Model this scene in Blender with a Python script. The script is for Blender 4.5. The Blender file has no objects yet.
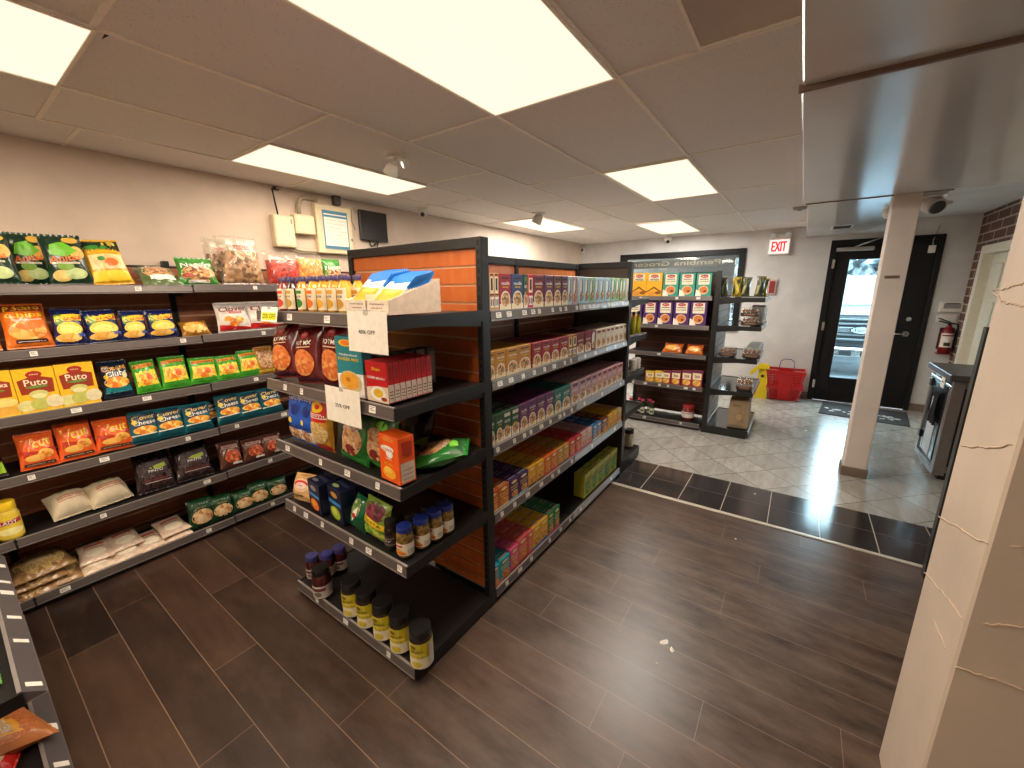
# Small grocery shop interior: slatwall shelving with packaged food, plank and tile floor, glazed entrance door
LAMP_COL = (1.0, .84, .66)
LAMP_W = 33
SKY_S = 25.0
EXPO = 0.18
import bpy, bmesh, math, random
from mathutils import Vector, Matrix
random.seed(11)
S = bpy.context.scene
COL = S.collection
PI = math.pi

# ------------------------------------------------------------------ camera model (also used to turn photo pixels into points on known planes)
H = 1.63
F = 404.925
YAW, PITCH, ROLL = [math.radians(a) for a in (35.1286, 13.1909, -0.55168)]
FW = Vector((math.cos(YAW)*math.cos(PITCH), math.sin(YAW)*math.cos(PITCH), -math.sin(PITCH)))
_r0 = Vector((math.sin(YAW), -math.cos(YAW), 0)); _u0 = _r0.cross(FW)
RT = _r0*math.cos(ROLL) + _u0*math.sin(ROLL)
UP = RT.cross(FW)
CAM = Vector((0, 0, H))

def hit(px, py, ax, val):
    d = RT*((px-512)/F) - UP*((py-384)/F) + FW
    return CAM + d*((val-CAM[ax])/d[ax])
def sx(px, p0, ax):
    """value along axis ax so that the point p0 (with that axis free) sits in photo column px"""
    k = (px-512)/F
    n = RT - FW*k
    p = Vector(p0) - CAM
    p[ax] = 0
    return -(p.dot(n))/n[ax] + CAM[ax]
def sy(py, p0, ax):
    k = (384-py)/F
    n = UP - FW*k
    p = Vector(p0) - CAM
    p[ax] = 0
    return -(p.dot(n))/n[ax] + CAM[ax]

# ------------------------------------------------------------------ materials
def lin(c):
    def f(v):
        v /= 255.0
        return v/12.92 if v <= .04045 else ((v+.055)/1.055)**2.4
    return (f(c[0]), f(c[1]), f(c[2]), 1)
MATS = {}
def _new(name):
    m = bpy.data.materials.new(name); m.use_nodes = True
    nt = m.node_tree
    b = nt.nodes['Principled BSDF']
    return m, nt, b
def mat(c, rough=.5, metal=0, var=.06, scale=30, coat=0, spec=.5, bump=0):
    key = ('p', tuple(c), rough, metal, var, scale, coat, spec, bump)
    if key in MATS: return MATS[key]
    m, nt, b = _new('paint')
    n = nt.nodes.new('ShaderNodeTexNoise'); n.inputs['Scale'].default_value = scale; n.inputs['Detail'].default_value = 3
    tc = nt.nodes.new('ShaderNodeTexCoord'); nt.links.new(tc.outputs['Object'], n.inputs['Vector'])
    r = nt.nodes.new('ShaderNodeValToRGB')
    l = lin(c)
    r.color_ramp.elements[0].position = .3; r.color_ramp.elements[1].position = .7
    r.color_ramp.elements[0].color = tuple(max(0, v*(1-var)) for v in l[:3])+(1,)
    r.color_ramp.elements[1].color = tuple(min(1, v*(1+var)) for v in l[:3])+(1,)
    nt.links.new(n.outputs['Fac'], r.inputs['Fac']); nt.links.new(r.outputs['Color'], b.inputs['Base Color'])
    b.inputs['Roughness'].default_value = rough; b.inputs['Metallic'].default_value = metal
    b.inputs['Coat Weight'].default_value = coat; b.inputs['Specular IOR Level'].default_value = spec
    if bump:
        bp = nt.nodes.new('ShaderNodeBump'); bp.inputs['Strength'].default_value = bump; bp.inputs['Distance'].default_value = .004
        nt.links.new(n.outputs['Fac'], bp.inputs['Height']); nt.links.new(bp.outputs['Normal'], b.inputs['Normal'])
    MATS[key] = m
    return m
def food(cols, scale=60, rough=.35, bump=.4):
    """pieces of food: voronoi cells in several colours"""
    key = ('f', tuple(map(tuple, cols)), scale, rough)
    if key in MATS: return MATS[key]
    m, nt, b = _new('food_print')
    tc = nt.nodes.new('ShaderNodeTexCoord')
    v = nt.nodes.new('ShaderNodeTexVoronoi'); v.inputs['Scale'].default_value = scale
    nt.links.new(tc.outputs['Object'], v.inputs['Vector'])
    sep = nt.nodes.new('ShaderNodeSeparateColor'); nt.links.new(v.outputs['Color'], sep.inputs['Color'])
    r = nt.nodes.new('ShaderNodeValToRGB'); cr = r.color_ramp
    n = len(cols)
    while len(cr.elements) < n: cr.elements.new(.5)
    for i, c in enumerate(cols):
        cr.elements[i].position = .15+.7*i/max(1, n-1); cr.elements[i].color = lin(c)
    nt.links.new(sep.outputs['Red'], r.inputs['Fac'])
    nt.links.new(r.outputs['Color'], b.inputs['Base Color'])
    b.inputs['Roughness'].default_value = rough
    if bump:
        bp = nt.nodes.new('ShaderNodeBump'); bp.inputs['Strength'].default_value = bump; bp.inputs['Distance'].default_value = .004; bp.invert = True
        nt.links.new(v.outputs['Distance'], bp.inputs['Height']); nt.links.new(bp.outputs['Normal'], b.inputs['Normal'])
    MATS[key] = m
    return m
def emit(c, s, var=.02):
    key = ('e', tuple(c), s)
    if key in MATS: return MATS[key]
    m, nt, b = _new('lamp_glow')
    l = lin(c)
    b.inputs['Base Color'].default_value = l
    n = nt.nodes.new('ShaderNodeTexNoise'); n.inputs['Scale'].default_value = 3
    r = nt.nodes.new('ShaderNodeValToRGB')
    r.color_ramp.elements[0].color = tuple(v*(1-var) for v in l[:3])+(1,); r.color_ramp.elements[1].color = l
    nt.links.new(n.outputs['Fac'], r.inputs['Fac']); nt.links.new(r.outputs['Color'], b.inputs['Emission Color'])
    b.inputs['Emission Strength'].default_value = s
    MATS[key] = m
    return m
def clear(tint=(255, 255, 255), gloss=.12, rough=.15, opac=0.0):
    """thin clear sheet: mostly see-through with a glossy share"""
    key = ('c', tuple(tint), gloss, rough, opac)
    if key in MATS: return MATS[key]
    m = bpy.data.materials.new('clear_film'); m.use_nodes = True
    nt = m.node_tree; nt.nodes.clear()
    o = nt.nodes.new('ShaderNodeOutputMaterial')
    t = nt.nodes.new('ShaderNodeBsdfTransparent'); t.inputs['Color'].default_value = lin(tint)
    g = nt.nodes.new('ShaderNodeBsdfGlossy'); g.inputs['Roughness'].default_value = rough
    d = nt.nodes.new('ShaderNodeBsdfDiffuse'); d.inputs['Color'].default_value = lin(tint)
    n = nt.nodes.new('ShaderNodeTexNoise'); n.inputs['Scale'].default_value = 14; n.inputs['Detail'].default_value = 4
    mr = nt.nodes.new('ShaderNodeMapRange'); mr.inputs['From Min'].default_value = .35; mr.inputs['From Max'].default_value = .75
    mr.inputs['To Min'].default_value = gloss*.4; mr.inputs['To Max'].default_value = gloss*1.8
    nt.links.new(n.outputs['Fac'], mr.inputs['Value'])
    m1 = nt.nodes.new('ShaderNodeMixShader'); m2 = nt.nodes.new('ShaderNodeMixShader')
    nt.links.new(mr.outputs['Result'], m1.inputs['Fac'])
    nt.links.new(t.outputs[0], m1.inputs[1]); nt.links.new(g.outputs[0], m1.inputs[2])
    m2.inputs['Fac'].default_value = opac
    nt.links.new(m1.outputs[0], m2.inputs[1]); nt.links.new(d.outputs[0], m2.inputs[2])
    nt.links.new(m2.outputs[0], o.inputs[0])
    MATS[key] = m
    return m

# ------------------------------------------------------------------ mesh building
class MB:
    def __init__(s): s.v = []; s.f = []; s.m = []; s.mats = []; s.sm = []
    def mi(s, m):
        if m not in s.mats: s.mats.append(m)
        return s.mats.index(m)
    def add(s, vs, fs, m, smooth=False):
        o = len(s.v); s.v += [tuple(v) for v in vs]
        k = s.mi(m)
        for f in fs:
            s.f.append(tuple(i+o for i in f)); s.m.append(k); s.sm.append(smooth)
        return s
    def box(s, x0, x1, y0, y1, z0, z1, m, bev=0):
        x0, x1 = sorted((x0, x1)); y0, y1 = sorted((y0, y1)); z0, z1 = sorted((z0, z1))
        b = min(bev, (x1-x0)*.45, (y1-y0)*.45, (z1-z0)*.45)
        if b <= 0:
            vs = [(x0,y0,z0),(x1,y0,z0),(x1,y1,z0),(x0,y1,z0),(x0,y0,z1),(x1,y0,z1),(x1,y1,z1),(x0,y1,z1)]
            return s.add(vs, [(0,3,2,1),(4,5,6,7),(0,1,5,4),(1,2,6,5),(2,3,7,6),(3,0,4,7)], m)
        bm = bmesh.new()
        vs = [bm.verts.new(p) for p in [(x0,y0,z0),(x1,y0,z0),(x1,y1,z0),(x0,y1,z0),(x0,y0,z1),(x1,y0,z1),(x1,y1,z1),(x0,y1,z1)]]
        for f in [(0,3,2,1),(4,5,6,7),(0,1,5,4),(1,2,6,5),(2,3,7,6),(3,0,4,7)]: bm.faces.new([vs[i] for i in f])
        bmesh.ops.bevel(bm, geom=bm.edges[:], offset=b, segments=1, affect='EDGES', profile=.5)
        bm.verts.index_update()
        s.add([v.co[:] for v in bm.verts], [[v.index for v in f.verts] for f in bm.faces], m)
        bm.free()
        return s
    def quad(s, a, b, c, d, m): return s.add([a,b,c,d], [(0,1,2,3)], m)
    def prism(s, poly, axis, a0, a1, m):
        """poly: 2D points in the two remaining axes (in order), extruded along axis from a0 to a1"""
        def p3(p, a):
            l = list(p); l.insert(axis, a); return tuple(l)
        n = len(poly)
        vs = [p3(p, a0) for p in poly]+[p3(p, a1) for p in poly]
        fs = [tuple(range(n))[::-1], tuple(range(n, 2*n))]+[(i, (i+1) % n, n+(i+1) % n, n+i) for i in range(n)]
        return s.add(vs, fs, m)
    def lathe(s, prof, m, seg=20, c=(0,0,0), smooth=True, a0=0, a1=2*PI, caps=True, axis=2):
        full = abs(a1-a0-2*PI) < 1e-6
        n = seg if full else seg+1
        vs = []
        for r, z in prof:
            for i in range(n):
                a = a0+(a1-a0)*i/seg
                p = [r*math.cos(a), r*math.sin(a), z]
                if axis == 0: p = [p[2], p[0], p[1]]
                if axis == 1: p = [p[0], p[2], p[1]]
                vs.append((c[0]+p[0], c[1]+p[1], c[2]+p[2]))
        fs = []
        for j in range(len(prof)-1):
            for i in range(seg):
                i2 = (i+1) % n
                fs.append((j*n+i, j*n+i2, (j+1)*n+i2, (j+1)*n+i))
        s.add(vs, fs, m, smooth)
        if full and caps:
            k = len(prof)-1
            s.add([vs[i] for i in range(n)], [tuple(range(n))[::-1]], m)
            s.add([vs[k*n+i] for i in range(n)], [tuple(range(n))], m)
        return s
    def tube(s, pts, r, m, seg=8):
        pts = [Vector(p) for p in pts]
        vs = []; n = len(pts)
        prev = None
        for i, p in enumerate(pts):
            t = (pts[min(i+1, n-1)]-pts[max(i-1, 0)]).normalized()
            if prev is None:
                a = t.orthogonal().normalized()
            else:
                a = (prev-t*prev.dot(t)).normalized()
            prev = a
            b = t.cross(a)
            for k in range(seg):
                an = 2*PI*k/seg
                vs.append(p+a*(r*math.cos(an))+b*(r*math.sin(an)))
        fs = [(i*seg+k, i*seg+(k+1) % seg, (i+1)*seg+(k+1) % seg, (i+1)*seg+k) for i in range(n-1) for k in range(seg)]
        fs += [tuple(range(seg))[::-1], tuple((n-1)*seg+k for k in range(seg))]
        return s.add(vs, fs, m, True)
    def mesh(s, name):
        me = bpy.data.meshes.new(name)
        me.from_pydata(s.v, [], s.f)
        for m in s.mats: me.materials.append(m)
        me.polygons.foreach_set('material_index', s.m)
        me.polygons.foreach_set('use_smooth', s.sm)
        me.update()
        return me
    def build(s, name, parent=None, **kw):
        o = bpy.data.objects.new(name, s.mesh(name)); COL.objects.link(o)
        if parent: o.parent = parent
        for k, v in kw.items(): o[k] = v
        return o

def tag(o, label, cat, group=None):
    o['label'] = label; o['category'] = cat
    if group: o['group'] = group
    return o
def empty(name, loc=(0,0,0), rz=0):
    o = bpy.data.objects.new(name, None); COL.objects.link(o)
    o.location = loc; o.rotation_euler = (0, 0, rz); o.empty_display_size = .05
    return o
def thing(name, label, cat, loc=(0,0,0), rz=0, group=None):
    return tag(empty(name, loc, rz), label, cat, group)
def struct(o):
    o['kind'] = 'structure'; return o
KIDS = {}
def copy_tree(o, parent=None):
    c = o.copy(); COL.objects.link(c); c.parent = parent
    for ch in KIDS.get(o.name, []): copy_tree(ch, c)
    return c

# ------------------------------------------------------------------ lettering as mesh
_TXT = {}
def text_geo(t):
    if t in _TXT: return _TXT[t]
    cu = bpy.data.curves.new('lettering', 'FONT'); cu.body = t; cu.resolution_u = 2; cu.offset = .012
    o = bpy.data.objects.new('lettering', cu); COL.objects.link(o)
    dg = bpy.context.evaluated_depsgraph_get(); dg.update()
    me = o.evaluated_get(dg).to_mesh()
    vs = [(v.co.x, v.co.y) for v in me.vertices]; fs = [tuple(p.vertices) for p in me.polygons]
    o.evaluated_get(dg).to_mesh_clear()
    bpy.data.objects.remove(o); bpy.data.curves.remove(cu)
    x0 = min(v[0] for v in vs); x1 = max(v[0] for v in vs); y0 = min(v[1] for v in vs); y1 = max(v[1] for v in vs)
    w, h = max(1e-6, x1-x0), max(1e-6, y1-y0)
    r = ([((v[0]-x0)/w-.5, (v[1]-y0)/h-.5) for v in vs], fs, w/h)
    _TXT[t] = r
    return r

# graphics: list of ('r',m,u0,v0,u1,v1) ('o',m,cu,cv,ru,rv) ('t',m,text,cu,cv,w,h[,slant]) ('p',m,[(u,v)..]) in unit front-face coordinates
def paint(mb, gfx, surf, bump=.0006, step=.0003, fine=True):
    off = bump
    for g in gfx:
        k, m = g[0], g[1]
        if k == 'r':
            u0, v0, u1, v1 = g[2:6]; n = 10 if fine else 1
            vs = [surf(u0+(u1-u0)*i/n, v0+(v1-v0)*j/n, off) for j in range(n+1) for i in range(n+1)]
            fs = [(j*(n+1)+i, j*(n+1)+i+1, (j+1)*(n+1)+i+1, (j+1)*(n+1)+i) for j in range(n) for i in range(n)]
            mb.add(vs, fs, m, fine)
        elif k == 'o':
            cu, cv, ru, rv = g[2:6]; q = 20 if fine else 12; R = 4 if fine else 1
            vs = [surf(cu, cv, off)]
            for r in range(1, R+1):
                vs += [surf(cu+ru*r/R*math.cos(2*PI*i/q), cv+rv*r/R*math.sin(2*PI*i/q), off) for i in range(q)]
            fs = [(0, 1+i, 1+(i+1) % q) for i in range(q)]
            for r in range(R-1):
                a, b = 1+r*q, 1+(r+1)*q
                fs += [(a+i, b+i, b+(i+1) % q, a+(i+1) % q) for i in range(q)]
            mb.add(vs, fs, m, fine)
        elif k == 'p':
            P = g[2]; n = len(P); cu = sum(p[0] for p in P)/n; cv = sum(p[1] for p in P)/n
            if not fine: mb.add([surf(u, v, off) for u, v in P], [tuple(range(n))], m)
            else:
                E = [(P[i][0]+(P[(i+1) % n][0]-P[i][0])*k/4, P[i][1]+(P[(i+1) % n][1]-P[i][1])*k/4) for i in range(n) for k in range(4)]
                N = len(E); R = 5; vs = [surf(cu, cv, off)]
                for r in range(1, R+1): vs += [surf(cu+(u-cu)*r/R, cv+(v-cv)*r/R, off) for u, v in E]
                fs = [(0, 1+i, 1+(i+1) % N) for i in range(N)]
                for r in range(R-1): fs += [(1+r*N+i, 1+(r+1)*N+i, 1+(r+1)*N+(i+1) % N, 1+r*N+(i+1) % N) for i in range(N)]
                mb.add(vs, fs, m, True)
        elif k == 't':
            t, cu, cv, w, h = g[2:7]; sl = g[7] if len(g) > 7 else 0
            vs, fs, asp = text_geo(t)
            mb.add([surf(cu+x*w, cv+y*h+sl*x*w, off) for x, y in vs], fs, m)
        off += step

# ------------------------------------------------------------------ package bodies (front faces local -Y, base at z=0, centred in x; y=0 at the front face)
def T_carton(w, h, d, body, gfx=(), side=None, top=None, name='carton'):
    mb = MB().box(-w/2, w/2, 0, d, 0, h, body, .0015)
    parts = [('body', mb.mesh('body'))]
    if gfx:
        g = MB(); paint(g, gfx, lambda u, v, o: (w*(u-.5), -o, h*v), .0005, .00025, False)
        parts.append(('printed_front', g.mesh('printed_front')))
    if side:
        g = MB(); paint(g, side, lambda u, v, o: (w/2+o, d*u, h*v), .0005, .00025, False)
        parts.append(('printed_side', g.mesh('printed_side')))
    if top:
        g = MB(); paint(g, top, lambda u, v, o: (w*(u-.5), d*v, h+o), .0005, .00025, False)
        parts.append(('printed_lid', g.mesh('printed_lid')))
    return parts
def bag_surf(w, h, d, seed, waist=.05, crink=.16, slump=0.0, gusset=0.0):
    rnd = random.Random(seed)
    ph = [(rnd.uniform(6, 16), rnd.uniform(4, 12), rnd.uniform(0, 6.28), rnd.uniform(.3, 1)) for _ in range(5)]
    dx = rnd.uniform(-.03, .03)
    def thick(u, v):
        a = max(0, 1-abs(2*u-1)**2.6)**.55
        vv = min(1, max(0, (v-.04)/.92))
        b = max(0, math.sin(PI*vv**(1+slump)))**.5
        if gusset and v < .5: b = max(b, gusset*min(1, max(0, v-.03)/.05)) if v > .03 else 0
        t = a*b
        e = 1-t*.75
        n = sum(q*math.sin(fu*u*2+ps)*math.cos(fv*v*1.6-ps) for fu, fv, ps, q in ph)/2.5
        return d/2*max(0.0, t+crink*e*n*min(1, t*3+.05))
    def front(u, v, o=0):
        x = w*(u-.5)*(1-waist*math.sin(PI*min(1, max(0, v)))-.07*v)+dx*w*v
        return (x, d/2-thick(u, v)-o-.0006, h*v)
    def back(u, v, o=0):
        x = w*(u-.5)*(1-waist*math.sin(PI*min(1, max(0, v)))-.07*v)+dx*w*v
        return (x, d/2+thick(u, v)+o+.0006, h*v)
    return front, back
def T_bag(w, h, d, body, gfx=(), seed=1, seal=None, inner=None, waist=.05, crink=.16, slump=.0, gusset=0.0, nu=20, nv=24):
    crink *= 1.7; d *= 1.12; waist *= 1.35
    if not inner and d < .06: d *= 1.15
    f, b = bag_surf(w, h, d, seed, waist, crink, slump, gusset)
    mb = MB()
    for s in (f, b):
        vs = [s(i/nu, .03+.94*j/nv) for j in range(nv+1) for i in range(nu+1)]
        fs = [(j*(nu+1)+i, j*(nu+1)+i+1, (j+1)*(nu+1)+i+1, (j+1)*(nu+1)+i) for j in range(nv) for i in range(nu)]
        if s is b: fs = [q[::-1] for q in fs]
        mb.add(vs, fs, body, True)
    parts = [('pouch', mb.mesh('pouch'))]
    for v0, v1 in ((0, .045), (.955, 1.0)):
        sm = MB()
        n = 22; vs = []
        for k in range(2):
            for i in range(n+1):
                p = f(i/n, v0 if k == 0 else v1)
                z = p[2]+((i % 2)*.004*(1 if v0 > .5 else -0.4) if (k == (1 if v0 > .5 else 0)) else 0)
                vs.append((p[0], d/2+.0015*math.sin(i*2.1), max(0, z)))
        m2 = len(vs)
        vs += [(p[0], p[1]+.0012, p[2]) for p in vs]
        fs = [(i, i+1, n+2+i, n+1+i) for i in range(n)]
        fs += [tuple(q+m2 for q in t[::-1]) for t in fs]
        sm.add(vs, fs, seal or body)
        parts.append(('seal', sm.mesh('seal')))
    if gfx:
        g = MB(); paint(g, gfx, lambda u, v, o: f(u, v, o), .0012, .0005, True)
        parts.append(('printed_front', g.mesh('printed_front')))
    if inner:
        # inner: (material, v0, v1, lump scale) -> loose pieces seen through the film
        im, v0, v1, amp = inner
        f2, b2 = bag_surf(w*.94, h, d*.86, seed+5, waist, .05, slump, gusset)
        rr = random.Random(seed)
        g = MB(); nu2, nv2 = 22, 20
        for s in (f2, b2):
            jit = {}
            vs = []
            for j in range(nv2+1):
                for i in range(nu2+1):
                    u, v = i/nu2, v0+(v1-v0)*j/nv2
                    p = list(s(u, v))
                    p[1] += (rr.uniform(-amp, 0) if s is f2 else rr.uniform(0, amp))*(-1)*min(u, 1-u)*2*.6
                    vs.append(p)
            fs = [(j*(nu2+1)+i, j*(nu2+1)+i+1, (j+1)*(nu2+1)+i+1, (j+1)*(nu2+1)+i) for j in range(nv2) for i in range(nu2)]
            if s is b2: fs = [q[::-1] for q in fs]
            g.add(vs, fs, im, True)
        parts.append(('contents', g.mesh('contents')))
    return parts
def T_jar(r, h, body, lid, label=None, gfx=(), lidh=.018, neck=.82, lv=(.12, .62), contents=None, shoulder=.8):
    hb = h-lidh
    prof = [(r*.9, 0), (r, .004), (r, hb*shoulder), (r*(neck+.06), hb*(shoulder+1)/2), (r*neck, hb-.004), (r*neck, hb)]
    parts = [('glass_jar', MB().lathe(prof, body, 22).mesh('glass_jar'))]
    rl = r*min(1.0, neck+.09)
    lm = MB().lathe([(rl*.98, hb-.006), (rl, hb-.003), (rl, h-.003), (rl*.95, h)], lid, 22)
    lm.lathe([(rl*1.015, hb-.007), (rl*1.015, hb-.002)], lid, 22, caps=False)
    parts.append(('lid', lm.mesh('lid')))
    if label:
        g = MB()
        n = 24; span = 4.4
        def s(u, v, o=0):
            a = -PI/2+(u-.5)*span
            return ((r+.0006+o)*math.cos(a), (r+.0006+o)*math.sin(a), hb*(lv[0]+(lv[1]-lv[0])*v))
        vs = [s(i/n, j) for j in (0, 1) for i in range(n+1)]
        g.add(vs, [(i, i+1, n+2+i, n+1+i) for i in range(n)], label, True)
        paint(g, gfx, s, .0008, .0004, True)
        parts.append(('label', g.mesh('paper_label')))
    return parts
def T_bottle(r, h, body, cap, label, gfx=(), lv=(.1, .55), neckr=.4, capm=None):
    prof = [(r*.9, 0), (r, .005), (r, h*.62), (r*.85, h*.70), (r*neckr*1.1, h*.80), (r*neckr, h*.9)]
    parts = [('glass_bottle', MB().lathe(prof, body, 18).mesh('glass_bottle'))]
    parts.append(('cap', MB().lathe([(r*neckr*1.25, h*.87), (r*neckr*1.25, h*.985), (r*neckr*1.1, h)], cap, 16).mesh('cap')))
    if label:
        g = MB(); n = 12
        def s(u, v, o=0):
            a = -PI/2+(u-.5)*2.6
            return ((r+.0006+o)*math.cos(a), (r+.0006+o)*math.sin(a), h*(lv[0]+(lv[1]-lv[0])*v))
        vs = [s(i/n, j) for j in (0, 1) for i in range(n+1)]
        g.add(vs, [(i, i+1, n+2+i, n+1+i) for i in range(n)], label, True)
        paint(g, gfx, s, .0008, .0004, True)
        parts.append(('label', g.mesh('paper_label')))
    return parts

def put(name, parts, label, cat, loc, rz=0, tilt=0, roll=0, group=None, scale=None):
    """one thing: an Empty at its base with each part as a child mesh (copies share mesh data)"""
    o = thing(name, label, cat, loc, rz, group)
    o.rotation_euler = (tilt, roll, rz)
    if scale: o.scale = scale
    for pn, me in parts:
        c = bpy.data.objects.new(pn, me); COL.objects.link(c); c.parent = o
    return o
ORD = ['first','second','third','fourth','fifth','sixth','seventh','eighth','ninth','tenth','eleventh','twelfth','thirteenth','fourteenth',
       'fifteenth','sixteenth','seventeenth','eighteenth','nineteenth','twentieth','twenty-first','twenty-second','twenty-third','twenty-fourth','twenty-fifth','twenty-sixth','twenty-seventh','twenty-eighth']
# ================================================================== SETTING
CZ = 2.44; YW = 3.5; XE = 7.3
def nn(nt, t, **kw):
    n = nt.nodes.new(t)
    for k, v in kw.items(): setattr(n, k, v)
    return n
def mth(nt, op, a, b=None, c=None):
    n = nt.nodes.new('ShaderNodeMath'); n.operation = op
    for i, v in enumerate((a, b, c)):
        if v is None: continue
        if isinstance(v, (int, float)): n.inputs[i].default_value = v
        else: nt.links.new(v, n.inputs[i])
    return n.outputs[0]
def ramp(nt, fac, stops):
    r = nt.nodes.new('ShaderNodeValToRGB'); cr = r.color_ramp
    while len(cr.elements) < len(stops): cr.elements.new(.5)
    for i, (p, c) in enumerate(stops):
        cr.elements[i].position = p; cr.elements[i].color = lin(c)
    nt.links.new(fac, r.inputs['Fac'])
    return r.outputs['Color']
def mixc(nt, fac, a, b):
    m = nt.nodes.new('ShaderNodeMix'); m.data_type = 'RGBA'
    for sock, v in ((m.inputs[0], fac), (m.inputs[6], a), (m.inputs[7], b)):
        if isinstance(v, (int, float)): sock.default_value = v
        elif isinstance(v, tuple): sock.default_value = lin(v)
        else: nt.links.new(v, sock)
    return m.outputs[2]
def noise(nt, vec, scale, detail=4, rough=.5):
    n = nt.nodes.new('ShaderNodeTexNoise'); n.inputs['Scale'].default_value = scale; n.inputs['Detail'].default_value = detail; n.inputs['Roughness'].default_value = rough
    if vec is not None: nt.links.new(vec, n.inputs['Vector'])
    return n.outputs['Fac']
def vecmap(nt, vec, scale=(1,1,1), rot=(0,0,0), loc=(0,0,0)):
    m = nt.nodes.new('ShaderNodeMapping'); m.inputs['Scale'].default_value = scale; m.inputs['Rotation'].default_value = rot; m.inputs['Location'].default_value = loc
    nt.links.new(vec, m.inputs['Vector']); return m.outputs[0]

def wood_floor():
    m, nt, b = _new('dark_plank')
    tc = nn(nt, 'ShaderNodeTexCoord'); sp = nn(nt, 'ShaderNodeSeparateXYZ'); nt.links.new(tc.outputs['Object'], sp.inputs[0])
    a = mth(nt, 'DIVIDE', mth(nt, 'SUBTRACT', sp.outputs[0], .0644), .1797)
    row = mth(nt, 'FLOOR', a); fx = mth(nt, 'FRACT', a)
    w1 = nn(nt, 'ShaderNodeTexWhiteNoise', noise_dimensions='1D'); nt.links.new(row, w1.inputs['W'])
    bb = mth(nt, 'ADD', mth(nt, 'DIVIDE', sp.outputs[1], 1.22), mth(nt, 'MULTIPLY', w1.outputs['Value'], 5.0))
    col = mth(nt, 'FLOOR', bb); fy = mth(nt, 'FRACT', bb)
    cb = nn(nt, 'ShaderNodeCombineXYZ'); nt.links.new(row, cb.inputs[0]); nt.links.new(col, cb.inputs[1])
    w2 = nn(nt, 'ShaderNodeTexWhiteNoise', noise_dimensions='2D'); nt.links.new(cb.outputs[0], w2.inputs['Vector'])
    base = ramp(nt, w2.outputs['Value'], [(0, (36, 25, 20)), (.3, (54, 37, 29)), (.65, (44, 32, 28)), (1, (70, 49, 38))])
    g1 = noise(nt, vecmap(nt, tc.outputs['Object'], (26, 2.2, 1)), 1.0, 7, .6)
    g2 = noise(nt, vecmap(nt, tc.outputs['Object'], (2.2, .8, 1)), 3.0, 7, .7)
    g3 = noise(nt, vecmap(nt, tc.outputs['Object'], (7, 2.2, 1), loc=(3, 1, 0)), 1.6, 8, .68)
    c = mixc(nt, mth(nt, 'MULTIPLY', ramp_f(nt, g1, .42, .72), .42), base, (26, 18, 15))
    c = mixc(nt, mth(nt, 'MULTIPLY', ramp_f(nt, g2, .48, .75), .40), c, (96, 70, 52))
    # worn, scuffed walkway, its lightening widened to paint in daylight haze on the planks
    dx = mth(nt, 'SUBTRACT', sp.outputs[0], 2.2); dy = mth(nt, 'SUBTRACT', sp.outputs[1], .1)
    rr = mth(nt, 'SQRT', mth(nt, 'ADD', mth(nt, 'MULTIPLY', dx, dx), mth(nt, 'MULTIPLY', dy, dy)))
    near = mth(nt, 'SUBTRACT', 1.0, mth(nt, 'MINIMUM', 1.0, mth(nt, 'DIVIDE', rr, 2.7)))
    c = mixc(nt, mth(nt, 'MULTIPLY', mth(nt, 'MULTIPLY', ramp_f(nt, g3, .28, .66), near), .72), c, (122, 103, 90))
    ex = mth(nt, 'MINIMUM', fx, mth(nt, 'SUBTRACT', 1.0, fx)); ey = mth(nt, 'MINIMUM', fy, mth(nt, 'SUBTRACT', 1.0, fy))
    seam = mth(nt, 'MAXIMUM', mth(nt, 'LESS_THAN', ex, .0078), mth(nt, 'LESS_THAN', ey, .0010))
    c = mixc(nt, mth(nt, 'MULTIPLY', seam, .62), c, (146, 120, 100))
    nt.links.new(c, b.inputs['Base Color'])
    rg = nn(nt, 'ShaderNodeMapRange'); nt.links.new(g3, rg.inputs['Value']); rg.inputs['To Min'].default_value = .27; rg.inputs['To Max'].default_value = .42
    nt.links.new(rg.outputs[0], b.inputs['Roughness'])
    bp = nn(nt, 'ShaderNodeBump'); bp.inputs['Strength'].default_value = .12; bp.inputs['Distance'].default_value = .002
    nt.links.new(g1, bp.inputs['Height']); nt.links.new(bp.outputs[0], b.inputs['Normal'])
    b.inputs['Specular IOR Level'].default_value = .55
    return m
def ramp_f(nt, f, lo, hi):
    n = nn(nt, 'ShaderNodeMapRange'); n.inputs['From Min'].default_value = lo; n.inputs['From Max'].default_value = hi
    nt.links.new(f, n.inputs['Value']); return n.outputs[0]
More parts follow.
